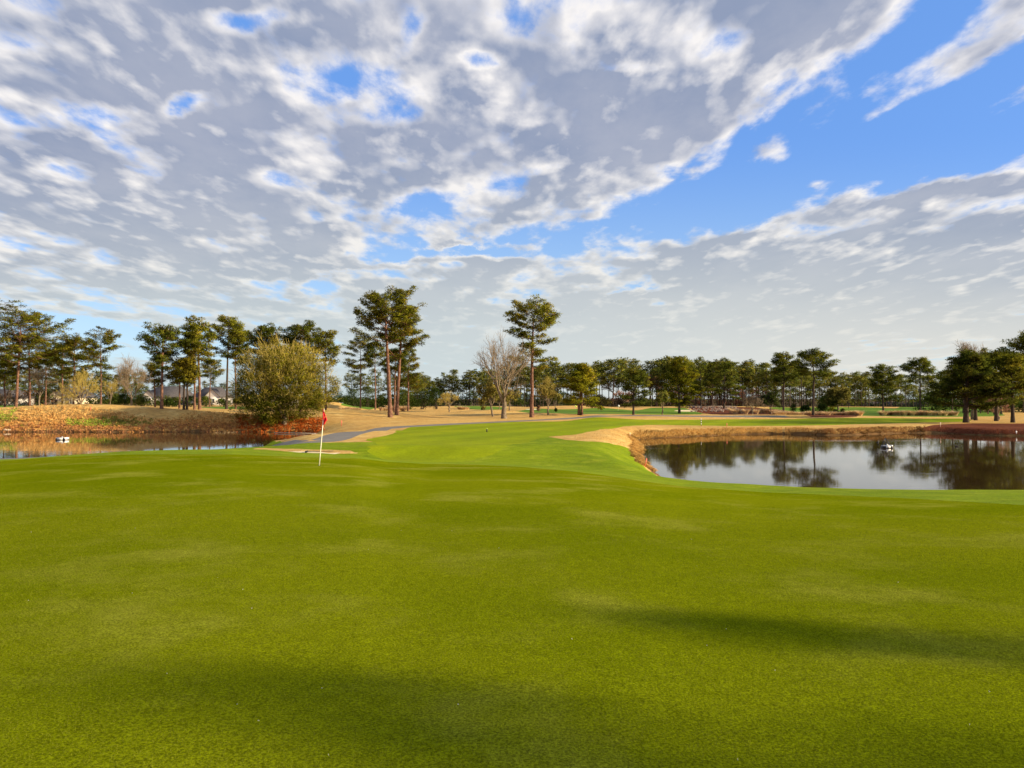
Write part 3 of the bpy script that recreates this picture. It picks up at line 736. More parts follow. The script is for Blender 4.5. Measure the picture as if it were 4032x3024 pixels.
def bushy(w, d, h, seed, mat, n=70, tri=22, leaf=0.2, flat=0.75, stem=True):
    """an evergreen shrub: leaf clumps over a dome, with stems"""
    r = np.random.RandomState(seed)
    a = r.rand(n) * 6.283; q = np.sqrt(r.rand(n)); z = r.rand(n) ** 0.8
    rr = (1 - z ** 2.2) ** 0.5
    C = np.stack([np.cos(a) * q * rr * w * 0.85, np.sin(a) * q * rr * d * 0.85, 0.12 * h + z * h * 0.8], 1)
    s = h * 0.16 + 0.08 * w
    g = G(); g.tufts(C, (s * 1.1, s * 1.1, s * 0.8), tri, leaf, leaf * 0.55, up=0.4, centre=(0, 0, h * 0.2), shell=0.3)
    st = G()
    m_ = 9; P0 = np.zeros((m_, 3)); P0[:, :2] = r.normal(size=(m_, 2)) * 0.12 * w; P0[:, 2] = -0.2
    st.sticks(P0, C[:m_] * 0.8, np.full(m_, 0.05 + 0.01 * h), np.full(m_, 0.015))
    return g.mesh('crown', M[mat], normals=True, tint=True), st.mesh('stem', M['barkd'])

def place(xp, yp=None, Y=None, y0=43):
    """world point whose foot is seen at (xp, yp), or standing at depth Y"""
    if Y is None:
        X, Y = hit(xp, yp, y0=y0)[0]
    else: X = (xp - 2016) / F * Y
    return float(X), float(Y), float(H(np.array(X), np.array(Y)))
def topz(y, Y): return EYE + (YH - y) / F * Y
def put_tree(name, pos, parts, label, cat='tree', group=None, rz=0, sc=1):
    e = empty(name, pos, label, cat, group, rz, sc)
    for pn, me in parts:
        if me is not None: link(pn, me, e)
    return e

PINES = [ # x, foot y or None, Y or None, top y, crown base y, crown half width px, seed, material, profile, skew, label, extra
 (62, None, 168, 1197, 1420, 150, 1, 'pine', 'dome', 0, 'tallest pine at the left edge with spreading open limbs and reddish trunk', dict(dense=1.15, r0=0.42, lean=1.2)),
 (118, None, 172, 1315, 1440, 95, 2, 'pine', 'umbrella', .1, 'dense pine just right of the tall pine at the left edge', dict(dense=1.1)),
 (398, None, 170, 1290, 1445, 64, 4, 'pine', 'gap', 0, 'slim pine with a flat open top behind the mound, second from the bare grey tree', dict(r0=.28)),
 (290, None, 182, 1312, 1480, 85, 5, 'pine', 'dome', 0, 'broad bushy pine in front of the cream gabled house', dict(dense=1.1)),
 (245, None, 196, 1345, 1475, 60, 6, 'pined', 'umbrella', 0, 'dark pine standing between the two cream gables on the left', {}),
 (180, None, 205, 1385, 1500, 50, 7, 'pine', 'dome', 0, 'shorter pine behind the mound, left of the cream gabled house', {}),
 (20, None, 190, 1400, 1490, 70, 8, 'pine', 'dome', 0, 'half cut off bushy pine at the very left edge', {}),
 (636, 1609, None, 1276, 1440, 80, 10, 'pined', 'dome', -.1, 'wide dark pine on the bank right of the bare grey tree, lit trunk', dict(dense=1.2, r0=.34)),
 (611, None, 178, 1425, 1510, 40, 11, 'pine', 'umbrella', 0, 'small thin pine just left of the wide dark pine on the bank', {}),
 (707, None, 180, 1420, 1510, 42, 12, 'pine', 'umbrella', 0, 'thin pine between the wide dark pine and the trunk pair', {}),
 (724, 1613, None, 1398, 1510, 45, 13, 'pine', 'dome', 0, 'dark trunked pine, left of the close pair on the bank', dict(r0=.26)),
 (736, 1613, None, 1410, 1500, 45, 14, 'pine', 'dome', 0, 'dark trunked pine, right of the close pair on the bank', dict(r0=.26)),
 (766, 1613, None, 1290, 1400, 55, 15, 'pine', 'umbrella', -.2, 'tall slender pine left of the tallest pine on the left bank', dict(r0=.26)),
 (786, 1613, None, 1245, 1385, 72, 16, 'pine', 'umbrella', 0, 'tallest pine on the left bank with a long bare reddish trunk', dict(r0=.34, dense=1.1)),
 (826, None, 200, 1400, 1490, 38, 17, 'pine', 'dome', 0, 'thin open pine in front of the white gable', dict(r0=.22)),
 (892, 1611, None, 1243, 1395, 78, 18, 'pine', 'dome', .1, 'big full pine left of the large ochre oak', dict(r0=.38, dense=1.25)),
 (928, 1610, None, 1300, 1440, 55, 19, 'pined', 'dome', .2, 'darker pine pressed between the full pine and the ochre oak', {}),
 (1045, None, 172, 1275, 1400, 62, 20, 'pined', 'dome', 0, 'round topped dark pine rising behind the left of the ochre oak', dict(dense=1.6)),
 (1185, None, 165, 1258, 1390, 85, 21, 'pined', 'dome', 0, 'wide dark pine rising behind the middle of the ochre oak', dict(dense=1.4)),
 (1283, None, 152, 1297, 1430, 52, 22, 'pine', 'umbrella', .2, 'open pine leaning out behind the right of the ochre oak', {}),
 (1419, 1606, None, 1322, 1470, 62, 23, 'pine', 'umbrella', -.1, 'open pine left of the tallest centre pine, foot on the tan mound', dict(r0=.27)),
 (1478, 1614, None, 1340, 1440, 45, 24, 'pined', 'dome', 0, 'slim pine with yellow lit stem left of the tallest centre pine', dict(r0=.27)),
 (1537, 1643, None, 1129, 1350, 120, 25, 'pine', 'umbrella', -.12, 'tallest pine of all, in the centre left by the cart path', dict(r0=.46, dense=1.5, lean=-.9)),
 (1562, 1634, None, 1200, 1370, 88, 26, 'pine', 'umbrella', .35, 'tall pine just right of the tallest one by the cart path', dict(r0=.42, dense=1.25, lean=1.0)),
 (1553, None, 172, 1370, 1480, 50, 27, 'pined', 'dome', 0, 'thin pine seen between the two tall centre trunks', {}),
 (1607, 1618, None, 1350, 1530, 58, 28, 'pine', 'cone', 0, 'shorter conical pine to the right of the two tall centre pines', dict(dense=1.3)),
 (2094, 1643, None, 1175, 1425, 92, 29, 'pine', 'gap', -.05, 'lone tall pine with dark straight trunk in the centre of the photo', dict(r0=.46, dense=1.6)),
 (2291, 1635, None, 1430, 1588, 66, 30, 'pinel', 'cone', 0, 'yellow green bushy pine on twin trunks right of centre', dict(dense=1.7, r0=.30, tri=30)),
 (2494, 1633, None, 1452, 1600, 56, 32, 'pined', 'dome', .1, 'dark forked pine by the path, second bushy pine right of centre', dict(dense=1.2, r0=.30)),
 (2675, 1628, None, 1407, 1595, 82, 33, 'pinel', 'cone', 0, 'large full olive pine left of the red straw bed', dict(dense=2.0, r0=.42, tri=30)),
 (2717, None, 262, 1425, 1560, 45, 34, 'pined', 'dome', 0, 'dark pine on the upper left corner of the red straw bed', {}),
 (2760, None, 250, 1415, 1560, 55, 35, 'pined', 'dome', 0, 'dark trunked pine above the left of the red straw bed', dict(r0=.4)),
 (2804, None, 270, 1420, 1545, 45, 36, 'pined', 'dome', 0, 'pine above the middle of the red straw bed', {}),
 (2851, None, 245, 1424, 1560, 60, 37, 'pined', 'dome', 0, 'dark broad pine above the right of the red straw bed', dict(r0=.42, dense=1.3)),
 (3085, 1631, None, 1387, 1510, 52, 38, 'pined', 'dome', 0, 'rugged dark pine left of the taller flat topped pine behind the right pond', dict(r0=.36, dense=1.3)),
 (3202, 1635, None, 1374, 1470, 68, 39, 'pined', 'umbrella', 0, 'flat topped open pine with thin shade-dark trunk behind the right pond', dict(r0=.36)),
 (3478, 1630, None, 1435, 1575, 52, 40, 'pined', 'dome', 0, 'dark rounded pine at the left end of the right grass clumps', dict(r0=.34, dense=1.4)),
 (3623, 1629, None, 1408, 1500, 60, 41, 'pined', 'umbrella', 0, 'tall dark pine standing among the right grass clumps', dict(r0=.34, dense=1.2)),
 (3804, 1664, None, 1380, 1600, 115, 42, 'pined', 'cone', 0, 'huge dark spreading pine on the bank at the right, thick shade-dark trunk', dict(r0=.55, dense=2.2, tri=30)),
 (3842, 1655, None, 1470, 1600, 60, 43, 'pined', 'cone', 0, 'lower dark pine with double trunk right behind the huge spreading pine', dict(dense=1.4, r0=.4)),
 (3923, 1658, None, 1372, 1580, 78, 44, 'pined', 'dome', 0, 'dark pine second from the right edge, between the thick trunk and the last one', dict(dense=1.5, r0=.42)),
 (3988, 1664, None, 1392, 1560, 62, 45, 'pine', 'dome', 0, 'lit green pine on the bank nearest the right edge of the water', dict(dense=1.5, r0=.38)),
 (4062, None, 128, 1300, 1540, 95, 46, 'pined', 'dome', 0, 'dark pine crown cut off by the right edge', dict(dense=1.6, r0=.45)),
]
for (x, fy, Y, ty, cy, hw, seed, mat, prof, skew, lab, ex) in PINES:
    p = place(x, fy, Y)
    if fy is not None and p[1] > 400: p = place(x, None, 160)
    zt = topz(ty, p[1]); Ht = zt - p[2]; cb = topz(cy, p[1]) - p[2]
    if x > 2300 or x in (724, 736, 892): ex = dict(ex, bark='barkd')
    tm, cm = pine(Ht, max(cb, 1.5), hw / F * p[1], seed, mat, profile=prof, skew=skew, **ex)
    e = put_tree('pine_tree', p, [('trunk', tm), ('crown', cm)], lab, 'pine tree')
    if x == 2291:
        g = G(); g.tube([(-.55, .2, -.3), (-.5, .2, 2), (-.3, .1, Ht * .35), (0, 0, Ht * .55)], [.3, .25, .2, .15], 8); link('trunk', g.mesh('trunk', M['bark'], smooth=True), e)

# pines of the photographer's side whose long shadows cross the green
for k, (X, Y, hh, cb_, cw, r0_) in enumerate([(44, -5.3, 15.3, 4.5, 0.75, .12), (50, -9.4, 18.9, 5.5, 1.2, .16)]):
    tm, cm = pine(hh, cb_, cw, 300 + k, 'pined', dense=0.55, r0=r0_, profile='cone')
    put_tree('pine_tree', (X, Y, float(H(np.array(float(X)), np.array(float(Y))))), [('trunk', tm), ('crown', cm)], 'pine beyond the right edge beside the green', 'pine tree', 'pines beside the green')

# bare and broadleaved trees
def bt(x, fy, Y, ty, hw, seed, th, r0, lab, name='bare_tree', rz=0, cat='bare tree', **k):
    p = place(x, fy, Y); Ht = topz(ty, p[1]) - p[2]
    a, b, c = bare(Ht, hw / F * p[1], seed, th * Ht, r0, **k)
    return put_tree(name, p, [('trunk', a), ('branches', b), ('crown', c)], lab, cat, rz=rz)
bt(1985, 1648, None, 1312, 118, 50, 0.20, 0.42, 'large leafless tree with pinkish twigs left of the lone centre pine', levels=5, kids=3, last=4, up=.5, twr=.014, mat='twig', ang=42)
bt(518, None, 172, 1412, 62, 51, 0.25, 0.22, 'leafless rounded tree on the left bank with grey brown twigs', levels=5, kids=3, last=4, twr=.02, mat='twig')
bt(318, None, 160, 1462, 75, 52, 0.22, 0.3, 'leafless tree with crooked pale limbs before the cream gable', levels=5, last=4, ang=52, twr=.022, mat='twigo')
bt(1769, 1622, None, 1546, 42, 53, 0.28, 0.16, 'small pale leafless tree left of the big leafless one', levels=5, last=4, ang=45, twr=.026, mat='twigo')
bt(1943, 1640, None, 1498, 58, 54, 0.34, 0.17, 'small leaning tree with yellow green leaves beside the big leafless tree', name='leaning_tree', cat='tree', levels=5, last=3, ang=45, lean=(-.28, 0), mat='twigo', leaf='olive', nleaf=4, leafsize=.3, twr=.02)
bt(2007, 1617, None, 1535, 42, 55, 0.3, 0.14, 'small olive tree just behind the big leafless tree, to its right', name='small_oak', cat='tree', levels=5, last=3, ang=45, mat='twigo', leaf='olive', nleaf=3, leafsize=.3, twr=.02)
bt(1966, 1612, None, 1535, 32, 56, 0.3, 0.14, 'small yellow green tree seen between the leaning tree and the big leafless tree', name='small_oak', cat='tree', levels=5, last=3, ang=45, mat='twigo', leaf='olive', nleaf=4, leafsize=.3, twr=.02)
bt(2158, 1635, None, 1492, 54, 57, 0.26, 0.15, 'small rounded straw coloured oak right of the lone centre pine', name='small_oak', cat='tree', levels=5, last=4, ang=40, up=.7, mat='twigo', leaf='olive', nleaf=2, leafsize=.26, twr=.022)
bt(2187, 1616, None, 1540, 30, 58, 0.3, 0.14, 'low tree with dark stem behind the small straw coloured oak', name='small_oak', cat='tree', levels=5, last=3, mat='twigo', leaf='olive', nleaf=3, leafsize=.3, twr=.02)
bt(2609, 1633, None, 1545, 32, 59, 0.3, 0.13, 'slim young tree between the forked pine and the large olive pine', name='young_tree', cat='tree', levels=5, last=3, mat='twigo', leaf='hedge', nleaf=3, leafsize=.28, twr=.02)
bt(2963, 1632, None, 1555, 40, 60, 0.3, 0.14, 'grey leafless tree before the red straw bed', levels=5, last=4, ang=42, twr=.024, mat='twig')
bt(3036, 1629, None, 1543, 44, 61, 0.28, 0.16, 'dark domed small tree at the right end of the red straw bed', name='domed_tree', cat='tree', levels=5, last=4, ang=50, mat='twig', leaf='everg', nleaf=7, leafsize=.32, twr=.02)
bt(3300, None, 250, 1522, 70, 62, 0.15, 0.3, 'spreading pale olive tree behind the shrubs at the right', name='olive_tree', cat='tree', levels=5, last=4, ang=50, mat='twigo', leaf='olive', nleaf=7, leafsize=.5, twr=.03)
bt(3830, None, 150, 1358, 70, 63, 0.3, 0.3, 'pale leafless tree top showing above the huge spreading pine', levels=6, last=3, ang=32, up=.6, twr=.022, mat='twig')
bt(3930, None, 150, 1540, 55, 64, 0.25, 0.2, 'brown leafless tree low between the two right bank pines', levels=5, last=4, ang=45, twr=.026, mat='twigr')
bt(2460, None, 300, 1540, 50, 65, 0.25, 0.2, 'reddish budding tree in the wood left of the forked pine', levels=5, last=4, twr=.04, mat='twigr')
bt(2563, None, 310, 1480, 30, 66, 0.35, 0.2, 'slim red budding tree in the gap of the wood', levels=5, last=4, ang=25, twr=.045, mat='twigr', leaf='pink', nleaf=2, leafsize=.4)
bt(2425, None, 320, 1480, 55, 67, 0.35, 0.25, 'leafless grey trees in the wood gap right of the yellow green pine', levels=5, last=4, ang=30, twr=.045, mat='twig')
bt(155, None, 185, 1440, 60, 68, 0.3, 0.2, 'leafless pale stemmed tree right behind the dense left pine', levels=5, last=3, ang=40, twr=.02, mat='twig')
bt(435, None, 165, 1500, 28, 69, 0.3, 0.12, 'young leafless tree with pale forked stem near the green hedge', levels=4, last=4, ang=32, twr=.018, mat='twigo')

# the large ochre oak on the left shore
p = place(1120, None, 117.5)
Ht = topz(1338, p[1]) - p[2]; hw = 200 / F * p[1]
g, segs, tips = branching(Ht, 1.0, 70, 0.10 * Ht, 0.38, 6, up=.35, kids=3, last=3, ang=52, twig_r=.022)
S = fit(segs, tips, g, Ht, hw)
A = np.array([s[0] for s in segs]) * S; B = np.array([s[1] for s in segs]) * S; ra = np.array([s[2] for s in segs]); rb = np.array([s[3] for s in segs])
big = ra > 0.06; g.sticks(A[big], B[big], ra[big], rb[big])
oak = empty('ochre_oak', p, 'large rounded ochre and green oak overhanging the left shore', 'oak tree')
link('trunk', g.mesh('trunk', M['barkg'], smooth=True), oak)
r = np.random.RandomState(71)
n = 2300; a = r.rand(n) * 6.283; cz = r.rand(n) * 2 - 1; rad3 = r.rand(n) ** (1 / 3) * 0.97
dirs = np.stack([np.cos(a) * np.sqrt(1 - cz ** 2), np.sin(a) * np.sqrt(1 - cz ** 2), cz], 1)
lob = 1 + 0.10 * np.sin(a * 5 + cz * 4) + 0.07 * np.sin(a * 9 + 2)
wz = np.where(dirs[:, 2] > 0, 1.0, 1.0)
C = dirs * (rad3 * lob)[:, None]
C[:, :2] *= np.where(C[:, 2:3] < 0.1, 1.10, 1.0 - 0.06 * C[:, 2:3]) * hw * 0.95
C[:, 0] -= np.where(C[:, 2] < 0, -C[:, 2] * 1.3, 0)
C[:, 2] = np.sign(C[:, 2]) * np.abs(C[:, 2]) ** 0.9 * Ht * 0.49 + Ht * 0.47
C[:, 2] = np.maximum(C[:, 2], 0.1 + 0.5 * r.rand(n))
tw = G(); cen = np.array([0, 0, Ht * 0.40])
outw = C - np.array([0, 0, Ht * 0.15]); outw /= np.linalg.norm(outw, axis=1)[:, None]
for k in range(5):
    e = outw + r.normal(size=outw.shape) * 0.35 + np.array([0, 0, 0.25]); e /= np.linalg.norm(e, axis=1)[:, None]
    s0 = C + r.normal(size=C.shape) * 0.35
    sel = r.rand(n) < np.clip(-0.05 + (C[:, 2] / Ht) * 1.2, 0, 1)
    tw.sticks(s0[sel], (s0 + e * (0.4 + 0.55 * r.rand(n, 1)))[sel], np.full(sel.sum(), .024), np.full(sel.sum(), .012))
tw.sticks(A[~big], B[~big], ra[~big], rb[~big])
link('branches', tw.mesh('branches', M['twigo']), oak)
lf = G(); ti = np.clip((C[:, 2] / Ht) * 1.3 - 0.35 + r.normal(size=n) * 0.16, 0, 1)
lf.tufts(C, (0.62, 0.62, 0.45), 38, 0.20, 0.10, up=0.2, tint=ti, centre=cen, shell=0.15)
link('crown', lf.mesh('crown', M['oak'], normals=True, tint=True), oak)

# far wood: shared variants, each tree its own object
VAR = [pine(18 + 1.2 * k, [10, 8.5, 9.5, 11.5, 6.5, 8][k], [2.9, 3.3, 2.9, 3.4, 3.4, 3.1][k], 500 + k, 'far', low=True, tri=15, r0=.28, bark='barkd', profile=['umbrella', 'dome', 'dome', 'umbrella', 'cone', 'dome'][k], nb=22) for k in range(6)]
VH = [18 + 1.2 * k for k in range(6)]
def wood(x0, x1, n, Y0, Y1, top0, top1, label, group, fill=None, seed=1, kinds=range(6)):
    r = random.Random(seed); kinds = list(kinds)
    for i in range(n):
        x = x0 + (x1 - x0) * (i + 0.15 + 0.7 * r.random()) / n
        Y = Y0 + (Y1 - Y0) * r.random()
        f = (x - x0) / (x1 - x0); ty = top0 + (top1 - top0) * f + r.uniform(-14, 34)
        k = r.choice(kinds); X, Y, z = place(x, None, Y)
        sc = (topz(ty, Y) - z) / VH[k]
        put_tree('pine_tree', (X, Y, z), [('trunk', VAR[k][0]), ('crown', VAR[k][1])], label, 'pine tree', group, rz=r.random() * 6.28, sc=(sc * r.uniform(.95, 1.5), sc * r.uniform(.95, 1.5), sc))
wood(1600, 1745, 14, 300, 345, 1478, 1475, 'pine of the wood behind the small pale leafless tree', 'pines of the wood left of centre', seed=2)
wood(1745, 1990, 18, 305, 350, 1462, 1455, 'pine of the thin wood behind the big leafless tree', 'pines of the thin centre wood', seed=3)
wood(1990, 2360, 28, 290, 345, 1432, 1430, 'pine of the wood behind the lone centre pine and the straw coloured oak', 'pines of the centre wood', seed=4)
wood(2350, 2600, 14, 300, 345, 1420, 1428, 'long bare stemmed pine in the open gap of the wood, behind the forked pine', 'pines in the open gap of the wood', seed=5, kinds=(0, 3, 0, 2))
wood(2585, 2930, 30, 285, 350, 1408, 1424, 'pine of the dense wood behind the red straw bed', 'pines of the dense wood', seed=6)
wood(2920, 3180, 26, 280, 340, 1424, 1435, 'pine of the wood between the red straw bed and the flat topped pine', 'pines of the wood behind the right pond', seed=7)
wood(3170, 3420, 16, 300, 350, 1462, 1472, 'open crowned pine on the skyline right of the flat topped pine', 'skyline pines behind the right fairway', seed=8, kinds=(0, 1, 3, 2))
wood(3400, 3780, 22, 290, 350, 1470, 1490, 'pine before the grey fence at the far right fairway', 'pines along the grey fence', seed=9)
wood(3700, 4150, 16, 190, 260, 1440, 1430, 'dark pine deep behind the huge spreading pine on the right bank', 'pines behind the right bank', seed=10)
wood(3200, 3760, 13, 270, 300, 1520, 1530, 'low bushy pine in front of the right skyline pines', 'low pines at the far right fairway', seed=11, kinds=(4,))
wood(-60, 560, 30, 215, 330, 1440, 1470, 'slender pine in the left wood around the cream houses', 'pines of the left wood', seed=12)
wood(560, 960, 12, 300, 420, 1500, 1500, 'small distant pine behind the white gabled houses', 'distant pines behind the white houses', seed=13)
wood(1380, 1680, 12, 240, 300, 1450, 1475, 'pine standing behind the two tall centre pines', 'pines behind the tall centre pair', seed=14)
wood(-60, 900, 26, 480, 560, 1535, 1530, 'tiny pine on the horizon behind the left houses', 'horizon pines on the left', seed=15)

# shrubs and hedges
SH = [ # x, Y, width px, top y, mat, name, label
 (440, 205, 34, 1548, 'hedge', 'hedge_bush', 'round green bush at the left end of the hedge by the bare grey tree'),
 (490, 208, 38, 1552, 'everg', 'hedge_bush', 'dark green bush under the bare grey tree'),
 (560, 206, 36, 1556, 'hedge', 'hedge_bush', 'trailing green bush between bare grey tree and wide dark pine'),
 (665, 210, 36, 1572, 'everg', 'hedge_bush', 'low dark bush in front of the grey roofed house'),
 (690, 215, 36, 1565, 'hedge', 'hedge_bush', 'green bush before the right half of the grey roof'),
 (750, 212, 40, 1560, 'everg', 'hedge_bush', 'bush between the grey roofed house and the white gable'),
 (810, 215, 28, 1562, 'hedge', 'hedge_bush', 'small bush left of the white gable'),
 (880, 215, 36, 1570, 'hedge', 'hedge_bush', 'bush at the right corner of the white gable'),
 (1250, 190, 48, 1535, 'hedge', 'evergreen_bush', 'lit evergreen bush right of the ochre oak'),
 (1320, 225, 52, 1530, 'everg', 'evergreen_bush', 'dark evergreen bush beyond the tan mound'),
 (1390, 228, 48, 1536, 'everg', 'evergreen_bush', 'dark evergreen bush left of the first open centre pine'),
 (1445, 232, 46, 1525, 'hedge', 'evergreen_bush', 'lit evergreen bush between the two thin centre pines'),
 (1500, 236, 46, 1555, 'everg', 'evergreen_bush', 'low dark bush behind the tallest centre pine'),
 (1590, 236, 60, 1540, 'hedge', 'evergreen_bush', 'bush behind the shorter conical pine'),
 (1665, 238, 52, 1535, 'everg', 'evergreen_bush', 'dark bush left of the small pale leafless tree'),
 (1715, 235, 46, 1528, 'everg', 'evergreen_bush', 'tall dark bush beside the small pale leafless tree'),
 (2040, 270, 40, 1560, 'everg', 'evergreen_bush', 'dark bush low between the big leafless tree and the lone pine'),
 (2250, 275, 50, 1565, 'hedge', 'evergreen_bush', 'olive bush under the yellow green pine'),
 (2360, 270, 58, 1556, 'olive', 'evergreen_bush', 'rounded olive bush right of the yellow green pine'),
 (2535, 280, 60, 1570, 'hedge', 'evergreen_bush', 'olive bush right of the forked pine'),
 (3123, 215, 16, 1594, 'everg', 'clipped_shrub', 'clipped dark ball shrub right of the rugged dark pine'),
 (3170, 212, 26, 1597, 'everg', 'clipped_shrub', 'low dark shrub left of the flat topped pine trunk'),
 (3235, 212, 30, 1594, 'everg', 'clipped_shrub', 'dark shrub right of the flat topped pine trunk'),
 (3275, 216, 18, 1602, 'pinel', 'clipped_shrub', 'bright yellow green shrub among the dark ones'),
 (3290, 205, 18, 1613, 'everg', 'clipped_shrub', 'low dark shrub before the yellow green shrub'),
 (3318, 205, 14, 1610, 'everg', 'clipped_shrub', 'small dark ball shrub at the right end of the shrub row'),
 (3245, 250, 26, 1562, 'hedge', 'evergreen_bush', 'olive bush left of the spreading pale olive tree'),
 (3680, 270, 60, 1540, 'everg', 'evergreen_bush', 'large dark bush at the right end of the grey fence'),
 (3565, 196, 16, 1621, 'everg', 'clipped_shrub', 'dark green shrub among the right grass clumps'),
 (1610, 205, 15, 1602, 'olive', 'grey_shrub', 'round grey green shrub at the foot of the conical pine'),
 (2120, 205, 7, 1598, 'brush', 'dry_shrub', 'round dry tuft by the far bunker'),
 (2189, 200, 6, 1608, 'everg', 'clipped_shrub', 'tiny dark shrub under the straw coloured oak'),
 (1902, 195, 8, 1601, 'everg', 'clipped_shrub', 'tiny dark shrub left of the leaning tree'),
]
for k, (x, Y, wpx, ty, mat, nm, lab) in enumerate(SH):
    p = place(x, None, Y); w = wpx / F * Y; h = max(0.6, topz(ty, Y) - p[2])
    c, s = bushy(w, min(w, 4), h, 800 + k, mat, n=int(40 + 14 * w), tri=22, leaf=0.30 if w > 1.5 else 0.18)
    put_tree(nm, p, [('crown', c), ('stem', s)], lab, 'shrub')

# undergrowth of the far wood (nobody could count it)
def undergrowth(x0, x1, Y, top, mat, seed, dens=2.2, depth=14):
    r = np.random.RandomState(seed)
    X0, X1 = (x0 - 2016) / F * Y, (x1 - 2016) / F * Y
    n = int((X1 - X0) * dens * 3.2)
    X = X0 + (X1 - X0) * r.rand(n); YY = Y + depth * r.rand(n)
    zt = EYE + (YH - top) / F * Y; zb = H(X, YY)
    Z = zb + (zt - zb) * r.rand(n) ** 0.95 * (0.65 + 0.35 * (np.sin(X * 0.35 + seed) * .5 + .5))
    g = G(); g.tufts(np.stack([X, YY, Z], 1), (1.1, 1.1, 0.85), 24, 0.5, 0.27, up=0.4, shell=0.2)
    o = link('undergrowth', g.mesh('undergrowth', M[mat], normals=True, tint=True)); o['kind'] = 'stuff'
    o['label'] = 'mass of undergrowth under the far wood'; o['category'] = 'undergrowth'
undergrowth(1560, 2240, 350, 1535, 'everg', 1, 4.5)
undergrowth(2230, 2620, 330, 1560, 'brush', 2, 4.0)
undergrowth(2600, 3060, 330, 1505, 'pink', 3, 5.0)
undergrowth(2600, 3060, 345, 1480, 'far', 31, 3.0)
undergrowth(3060, 3420, 340, 1515, 'far', 4, 5.0)
undergrowth(3380, 5200, 352, 1530, 'everg', 5, 4.0)
undergrowth(-1300, 560, 350, 1510, 'hedge', 6, 4.0)
undergrowth(-300, 160, 235, 1530, 'brush', 61, 2.0)
undergrowth(330, 640, 230, 1560, 'hedge', 62, 1.6, 6)
undergrowth(120, 180, 235, 1540, 'hedge', 63, 1.6, 6)
undergrowth(540, 1340, 400, 1560, 'hedge', 7, 3.0)
undergrowth(3700, 4600, 215, 1545, 'everg', 8, 3.5)
undergrowth(1230, 1640, 260, 1560, 'everg', 9, 4.0)

# ------------------------------------------------------------------ scrub, tall grass and litter (uncountable)
def scrub():
    r = np.random.RandomState(5); n = 26000
    X = -95 + r.rand(n) * 72; Y = 108 + r.rand(n) * 34
    d = sdist(X, Y, LPs); xs = 2016 + X / Y * F
    lim = 10.5 + 1.2 * np.sin(xs / 130.) + 1.5 * fbm(X, Y, .4, 77) - 3.5 * np.exp(-((xs - 620) / 120.) ** 2)
    k = (d > -0.35) & (d < lim) & (xs < 1275) & (r.rand(n) < np.clip(1.7 - 1.6 * d / lim, 0, 1))
    X, Y, d, xs = X[k], Y[k], d[k], xs[k]; Z = H(X, Y)
    f1 = fbm(X, Y, 0.30, 21); f2 = fbm(X, Y, 0.22, 22)
    tan = np.array([0.74, 0.45, 0.14]); org = np.array([0.70, 0.36, 0.10]); brn = np.array([0.50, 0.23, 0.09]); grn = np.array([0.28, 0.30, 0.05]); lim_ = np.array([0.36, 0.46, 0.05]); rust = np.array([0.50, 0.12, 0.02])
    mixr = r.rand(len(X)); col = np.where((d + mixr * 4 > 6.0)[:, None], tan, org); col = np.where(((d < 2.4) & (mixr < .55))[:, None], brn, col); col = np.where(((f2 > 0.5) & (mixr < .5))[:, None], brn, col)
    green = (f1 > 0.15) & (d > 1.2) & (d < 7.5) & (xs < 640) & (mixr > .3)
    col = np.where(green[:, None], grn, col)
    hot = ((np.abs(xs - 350) < 90) & (np.abs(d - 3) < 1.5)) | ((xs < 70) & (np.abs(d - 7) < 2.5))
    col = np.where((hot & (r.rand(len(X)) < .6))[:, None], lim_, col)
    rc = (xs > 930) & (xs < 1300); col = np.where((rc & (r.rand(len(X)) < .85))[:, None], rust, col)
    col = col * np.array([.80, .82, .95]) * (0.65 + 0.6 * r.rand(len(X), 1))
    g = G(); hgt = 0.10 + 0.13 * r.rand(len(X))
    g.tufts(np.stack([X, Y, Z + hgt * .6], 1), np.stack([hgt * 1.1, hgt * 1.1, hgt], 1), 8, 0.22, 0.12, up=.6, col=col, shell=.2)
    nn_ = np.array([0.0, 0.0, 0.0]) + NR.normal(size=g.V[0].shape) * 0.0 + np.repeat(NR.normal(size=(len(g.V[0]) // 3, 3)) * 0.33, 3, 0)
    g.N[0] = nn_ / np.linalg.norm(nn_, axis=1)[:, None]
    o = link('scrub', g.mesh('scrub', M['vc'], col=True)); tag(o, 'low orange brown and green scrub covering the left pond bank', 'scrub', kind='stuff')
scrub()
def blades(P, dirs, ln, wd, col, droop, name, label, cat):
    """long grass blades, three segments each, bending along dirs and down"""
    n = len(P); side = np.stack([-dirs[:, 1], dirs[:, 0], np.zeros(n)], 1)
    side += NR.normal(size=side.shape) * .4; side /= np.linalg.norm(side, axis=1)[:, None]
    V = np.zeros((n, 7, 3)); up = np.array([0, 0, 1.0]); ln = np.reshape(ln, (-1, 1))
    d3 = np.hstack([dirs, np.zeros((n, 1))]); c = P.copy(); v = d3 * 0.5 + up * 1.0
    for k in range(3):
        w = wd * (1 - 0.28 * k); V[:, 2 * k] = c - side * w; V[:, 2 * k + 1] = c + side * w
        vv = v / np.linalg.norm(v, axis=1)[:, None]; c = c + vv * ln / 3; v = v + d3 * 0.6 - up * np.reshape(droop, (-1, 1))
    V[:, 6] = c
    b = np.arange(n)[:, None] * 7
    Q = np.concatenate([b + [[0, 1, 3, 2]], b + [[2, 3, 5, 4]]]); T3 = b + [[4, 5, 6]]
    g = G(); g.add(V.reshape(-1, 3), Q, T3, None, None, np.repeat(col * (0.7 + 0.6 * NR.rand(n, 1)), 7, 0))
    o = link(name, g.mesh(name, M['vc'], col=True)); return tag(o, label, cat, kind='stuff')
